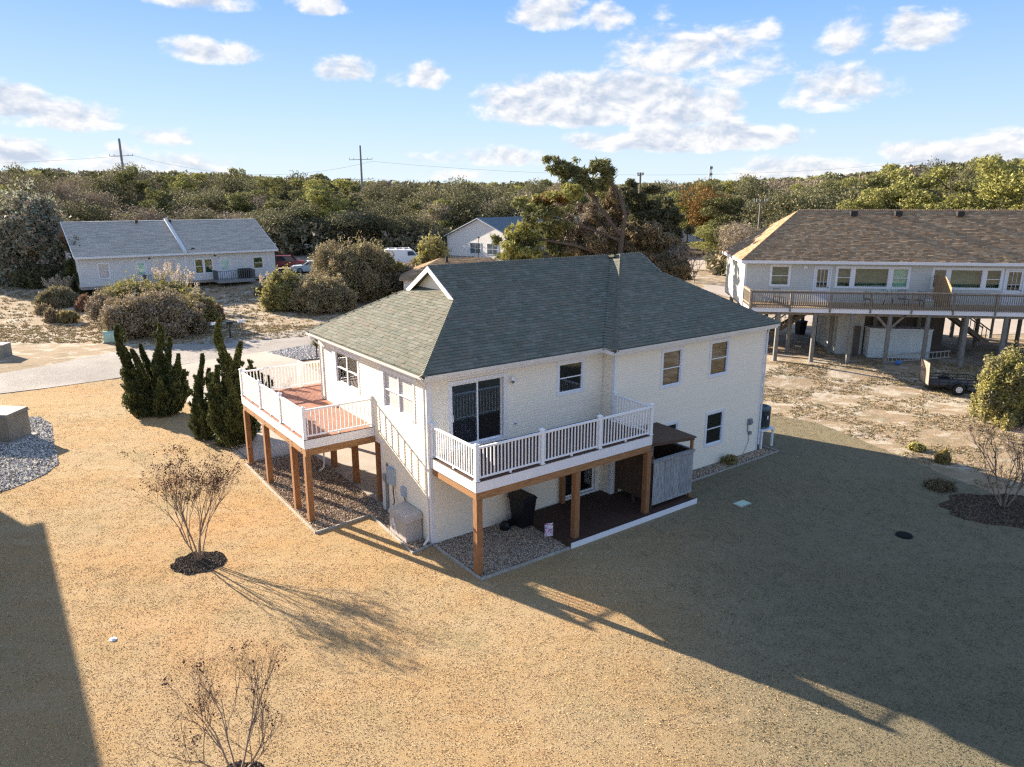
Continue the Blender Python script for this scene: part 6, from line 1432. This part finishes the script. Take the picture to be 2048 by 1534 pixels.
# undergrowth along the edge of the wood
rg = np.random.default_rng(8); bl = []
for i in range(190):
    X = rg.uniform(-95, 100); Y = rg.uniform(110, 122)+(0 if X < -15 else 0); px = top_z(X, Y)[1]
    if 880 < px < 1080 or 1330 < px < 1420: continue
    if 560 < px < 850: Y += 5
    s = rg.uniform(2, 4); bl.append((X, Y, 1.9+s*.45, s*1.3, s, s*rg.uniform(.6, 1.1)))
for i in range(60):
    X = rg.uniform(26, 75); Y = rg.uniform(78, 95); s = rg.uniform(1.5, 3); bl.append((X, Y, 1.9+s*.4, s*1.3, s, s*.8))
P = blob_pts(bl, 11, rg); obj('undergrowth', np_mesh('undergrowth', leaf_verts(P, .50, rg, tri=True), 3, [M['l_oak'], M['l_olive'], M['l_brown'], M['l_bare']], rg.choice(4, len(P), p=(.35, .2, .25, .2))), kind='stuff')
# the farther wood reads as one mass
rg = np.random.default_rng(9); V = []; MI = []
for Y0, n in ((215, 110), (240, 110), (270, 120), (305, 130), (350, 140), (410, 150), (490, 150), (600, 160)):
    for i in range(n):
        X = rg.uniform(-1, 1)*(Y0*.76+20); Y = Y0+rg.uniform(-14, 14); zt, px = top_z(X, Y); top = (zt-2)*min(1.03, .60+.45*rg.random()**.7)
        if Y0 > 400: top = min(top, 20+rg.uniform(-4, 2)) if False else top
        k = 5; bb = []
        for j in range(k): s = rg.uniform(1.6, 3.6)*Y0/230; bb.append((X+rg.normal()*s*1.0, Y+rg.normal()*2, 2+top-s*.5-rg.uniform(0, .55)*top*(j > 0), s*1.15, s, s*.55))
        q = blob_pts(bb, 2.9*(230/Y0)**2, rg, .5); V.append(leaf_verts(q, .74*Y0/230, rg, flat=.2, tri=True)); MI.append(np.full(len(q), rg.choice(5, p=(.32, .28, .16, .12, .12)))+0)
V = np.concatenate(V); MI = np.concatenate(MI)
obj('far_woodland', np_mesh('far_woodland', V, 3, [M[k] for k in ('l_oak', 'l_pine', 'l_olive', 'l_bare', 'l_pine2')], MI), kind='stuff')

# big grey-green cedar at the left edge
bush('cedar_tree', 'tall hazy grey-green cedar at the left edge beside the duplex', 'tree', 72, 566, 140, 402, [M['l_cedar'], M['l_bare']], 71, .24, 95, lumps=16)
bush('cedar_tree', 'second grey-green cedar cut by the left edge of the picture', 'tree', -20, 560, 120, 430, [M['l_cedar'], M['l_bare']], 72, .24, 85, lumps=12)
bush('hedge_bush', 'dark shrub in the shade at the foot of the grey-green cedar', 'bush', 88, 572, 110, 532, [M['l_oak'], M['l_oak']], 73, .17, 250, lumps=10)

# ---------------------------------------------------------------- the leaning pine and the tangle beside it
def clouds_tree(name, label, cat, Y, base_px, pads, limbs, seed, leaf=.16, dens=150):
    b = atY(base_px[0], base_px[1], Y); gz = float(H(b.x, Y)); t = thing(name, label, cat, (b.x, Y, gz)); rg = np.random.default_rng(seed)
    C = []; MI = []; mats = []; 
    for (px, py, rx, ry, m, dy) in pads:
        p = atY(px, py, Y+dy); k = (Y+dy)/FPX*1.03; bb = []
        for j in range(15): a = rg.uniform(0, 6.28); f = rg.uniform(.0, 1.05); s_ = rg.uniform(.16, .34); bb.append((p.x-b.x+math.cos(a)*f*rx*k, dy+math.sin(a)*f*rx*k*.8, p.z-gz+rg.uniform(-.9, .9)*ry*k, rx*k*s_, rx*k*s_, max(ry, rx*.4)*k*s_*1.2))
        q = blob_pts(bb, dens, rg, .1); q = q+rg.normal(size=q.shape)*.09; C.append(q)
        if m not in mats: mats.append(m)
        MI.append(np.full(len(q), mats.index(m)))
    C = np.concatenate(C); MI = np.concatenate(MI); obj('crown', np_mesh('crown', leaf_verts(C, leaf, rg, elong=3.), 4, [M[m] for m in mats], MI), t)
    tr_ = MB()
    for pts, r in limbs:
        P = [atY(px, py, Y+dy)-Vector((b.x, Y, gz)) for (px, py, dy) in pts]; P = [Vector(p) for p in P]; P[0].z = max(P[0].z, -.3) ; n = len(P); tr_.tube(P, [r*(1-.75*i/(n-1)) for i in range(n)], 7)
    tr_.build('trunk', M['bark'], t); return t
pn, py2, br, ok_, or_ = 'l_pine', 'l_pine2', 'l_brown', 'l_oak', 'l_orange'
clouds_tree('pine_tree', 'tall wind-leaning pine with layered needle pads behind the cream house', 'pine tree', 62, (1240, 640),
    [(1122, 330, 28, 15, pn, 0), (1140, 345, 30, 14, pn, .5), (1165, 352, 34, 15, pn, -.5), (1195, 332, 24, 12, pn, .5), (1212, 348, 22, 13, pn, 0), (1188, 372, 34, 13, pn, .6), (1140, 385, 38, 12, py2, -1), (1100, 395, 30, 10, or_, 0), (1068, 402, 30, 10, py2, .5),
     (1085, 428, 42, 13, pn, -1), (1060, 418, 30, 11, pn, 0), (1105, 447, 44, 13, pn, .8), (1045, 462, 36, 12, py2, -.6), (1072, 476, 44, 13, pn, .5), (1018, 482, 30, 11, pn, 0), (1035, 500, 42, 14, py2, -1), (1075, 508, 42, 14, pn, 0), (1020, 512, 28, 10, pn, -.5), (1110, 495, 30, 13, pn, 1)],
    [([(1240, 648, 0), (1238, 520, 0), (1250, 430, 0), (1240, 390, 0), (1215, 350, 0)], .30), ([(1240, 470, 0), (1190, 400, .2), (1150, 352, 0), (1120, 335, 0)], .17), ([(1238, 520, 0), (1150, 490, -.3), (1080, 478, -.3), (1030, 480, 0)], .16), ([(1238, 480, 0), (1160, 450, 0), (1090, 430, -.5)], .14), ([(1240, 560, 0), (1140, 520, -.4), (1060, 505, -.5)], .14), ([(1235, 395, 0), (1222, 365, 0), (1235, 350, 0)], .1)], 5, .14, 150)
clouds_tree('vine_tangled_tree', 'brown vine-tangled tree against the trunk of the leaning pine', 'tree', 64, (1215, 640),
    [(1180, 445, 52, 42, 'l_bare', 0), (1210, 480, 62, 40, br, 0), (1170, 495, 55, 30, br, 1), (1225, 415, 42, 30, br, 0), (1200, 520, 70, 24, br, -1), (1145, 470, 38, 26, 'l_bare', .5)], [([(1215, 650, 0), (1205, 520, 0), (1190, 430, 0)], .25)], 6, .13, 230)
clouds_tree('live_oak', 'dark dense oak right of the leaning pine', 'tree', 67, (1290, 640),
    [(1270, 400, 42, 24, ok_, 0), (1305, 420, 46, 24, ok_, .5), (1330, 440, 34, 18, ok_, 0), (1280, 445, 50, 28, ok_, 0), (1265, 378, 26, 14, ok_, 0), (1300, 470, 60, 34, br, -1), (1260, 495, 60, 34, br, -1), (1330, 495, 50, 34, br, -.5), (1350, 470, 30, 24, ok_, 0)], [([(1290, 650, 0), (1285, 520, 0), (1280, 420, 0)], .3)], 7, .14, 240)
clouds_tree('scrub_tree', 'reddish brown scrubby tree leaning over the back lane', 'tree', 63, (1330, 640),
    [(1330, 520, 48, 26, br, 0), (1360, 515, 36, 22, 'l_bare', .5), (1320, 548, 42, 20, br, 0), (1352, 545, 34, 16, br, 0)], [([(1330, 650, 0), (1335, 570, 0), (1345, 520, 0)], .15), ([(1335, 570, 0), (1370, 545, 0), (1415, 540, 0)], .07), ([(1335, 560, 0), (1380, 520, 0), (1412, 505, 0)], .06), ([(1340, 560, 0), (1375, 560, 0), (1405, 558, 0)], .05), ([(1370, 545, 0), (1392, 530, .4), (1420, 525, .4)], .03)], 8, .12, 230)
q = G(1385, 560); bare_tree('bare_tree', 'low bare spreading tree by the back lane next to the stilt house', Vector((q.x, q.y, q.z)), 4.2, .6, 31, 5, .05, mat_='bark', depth=4)
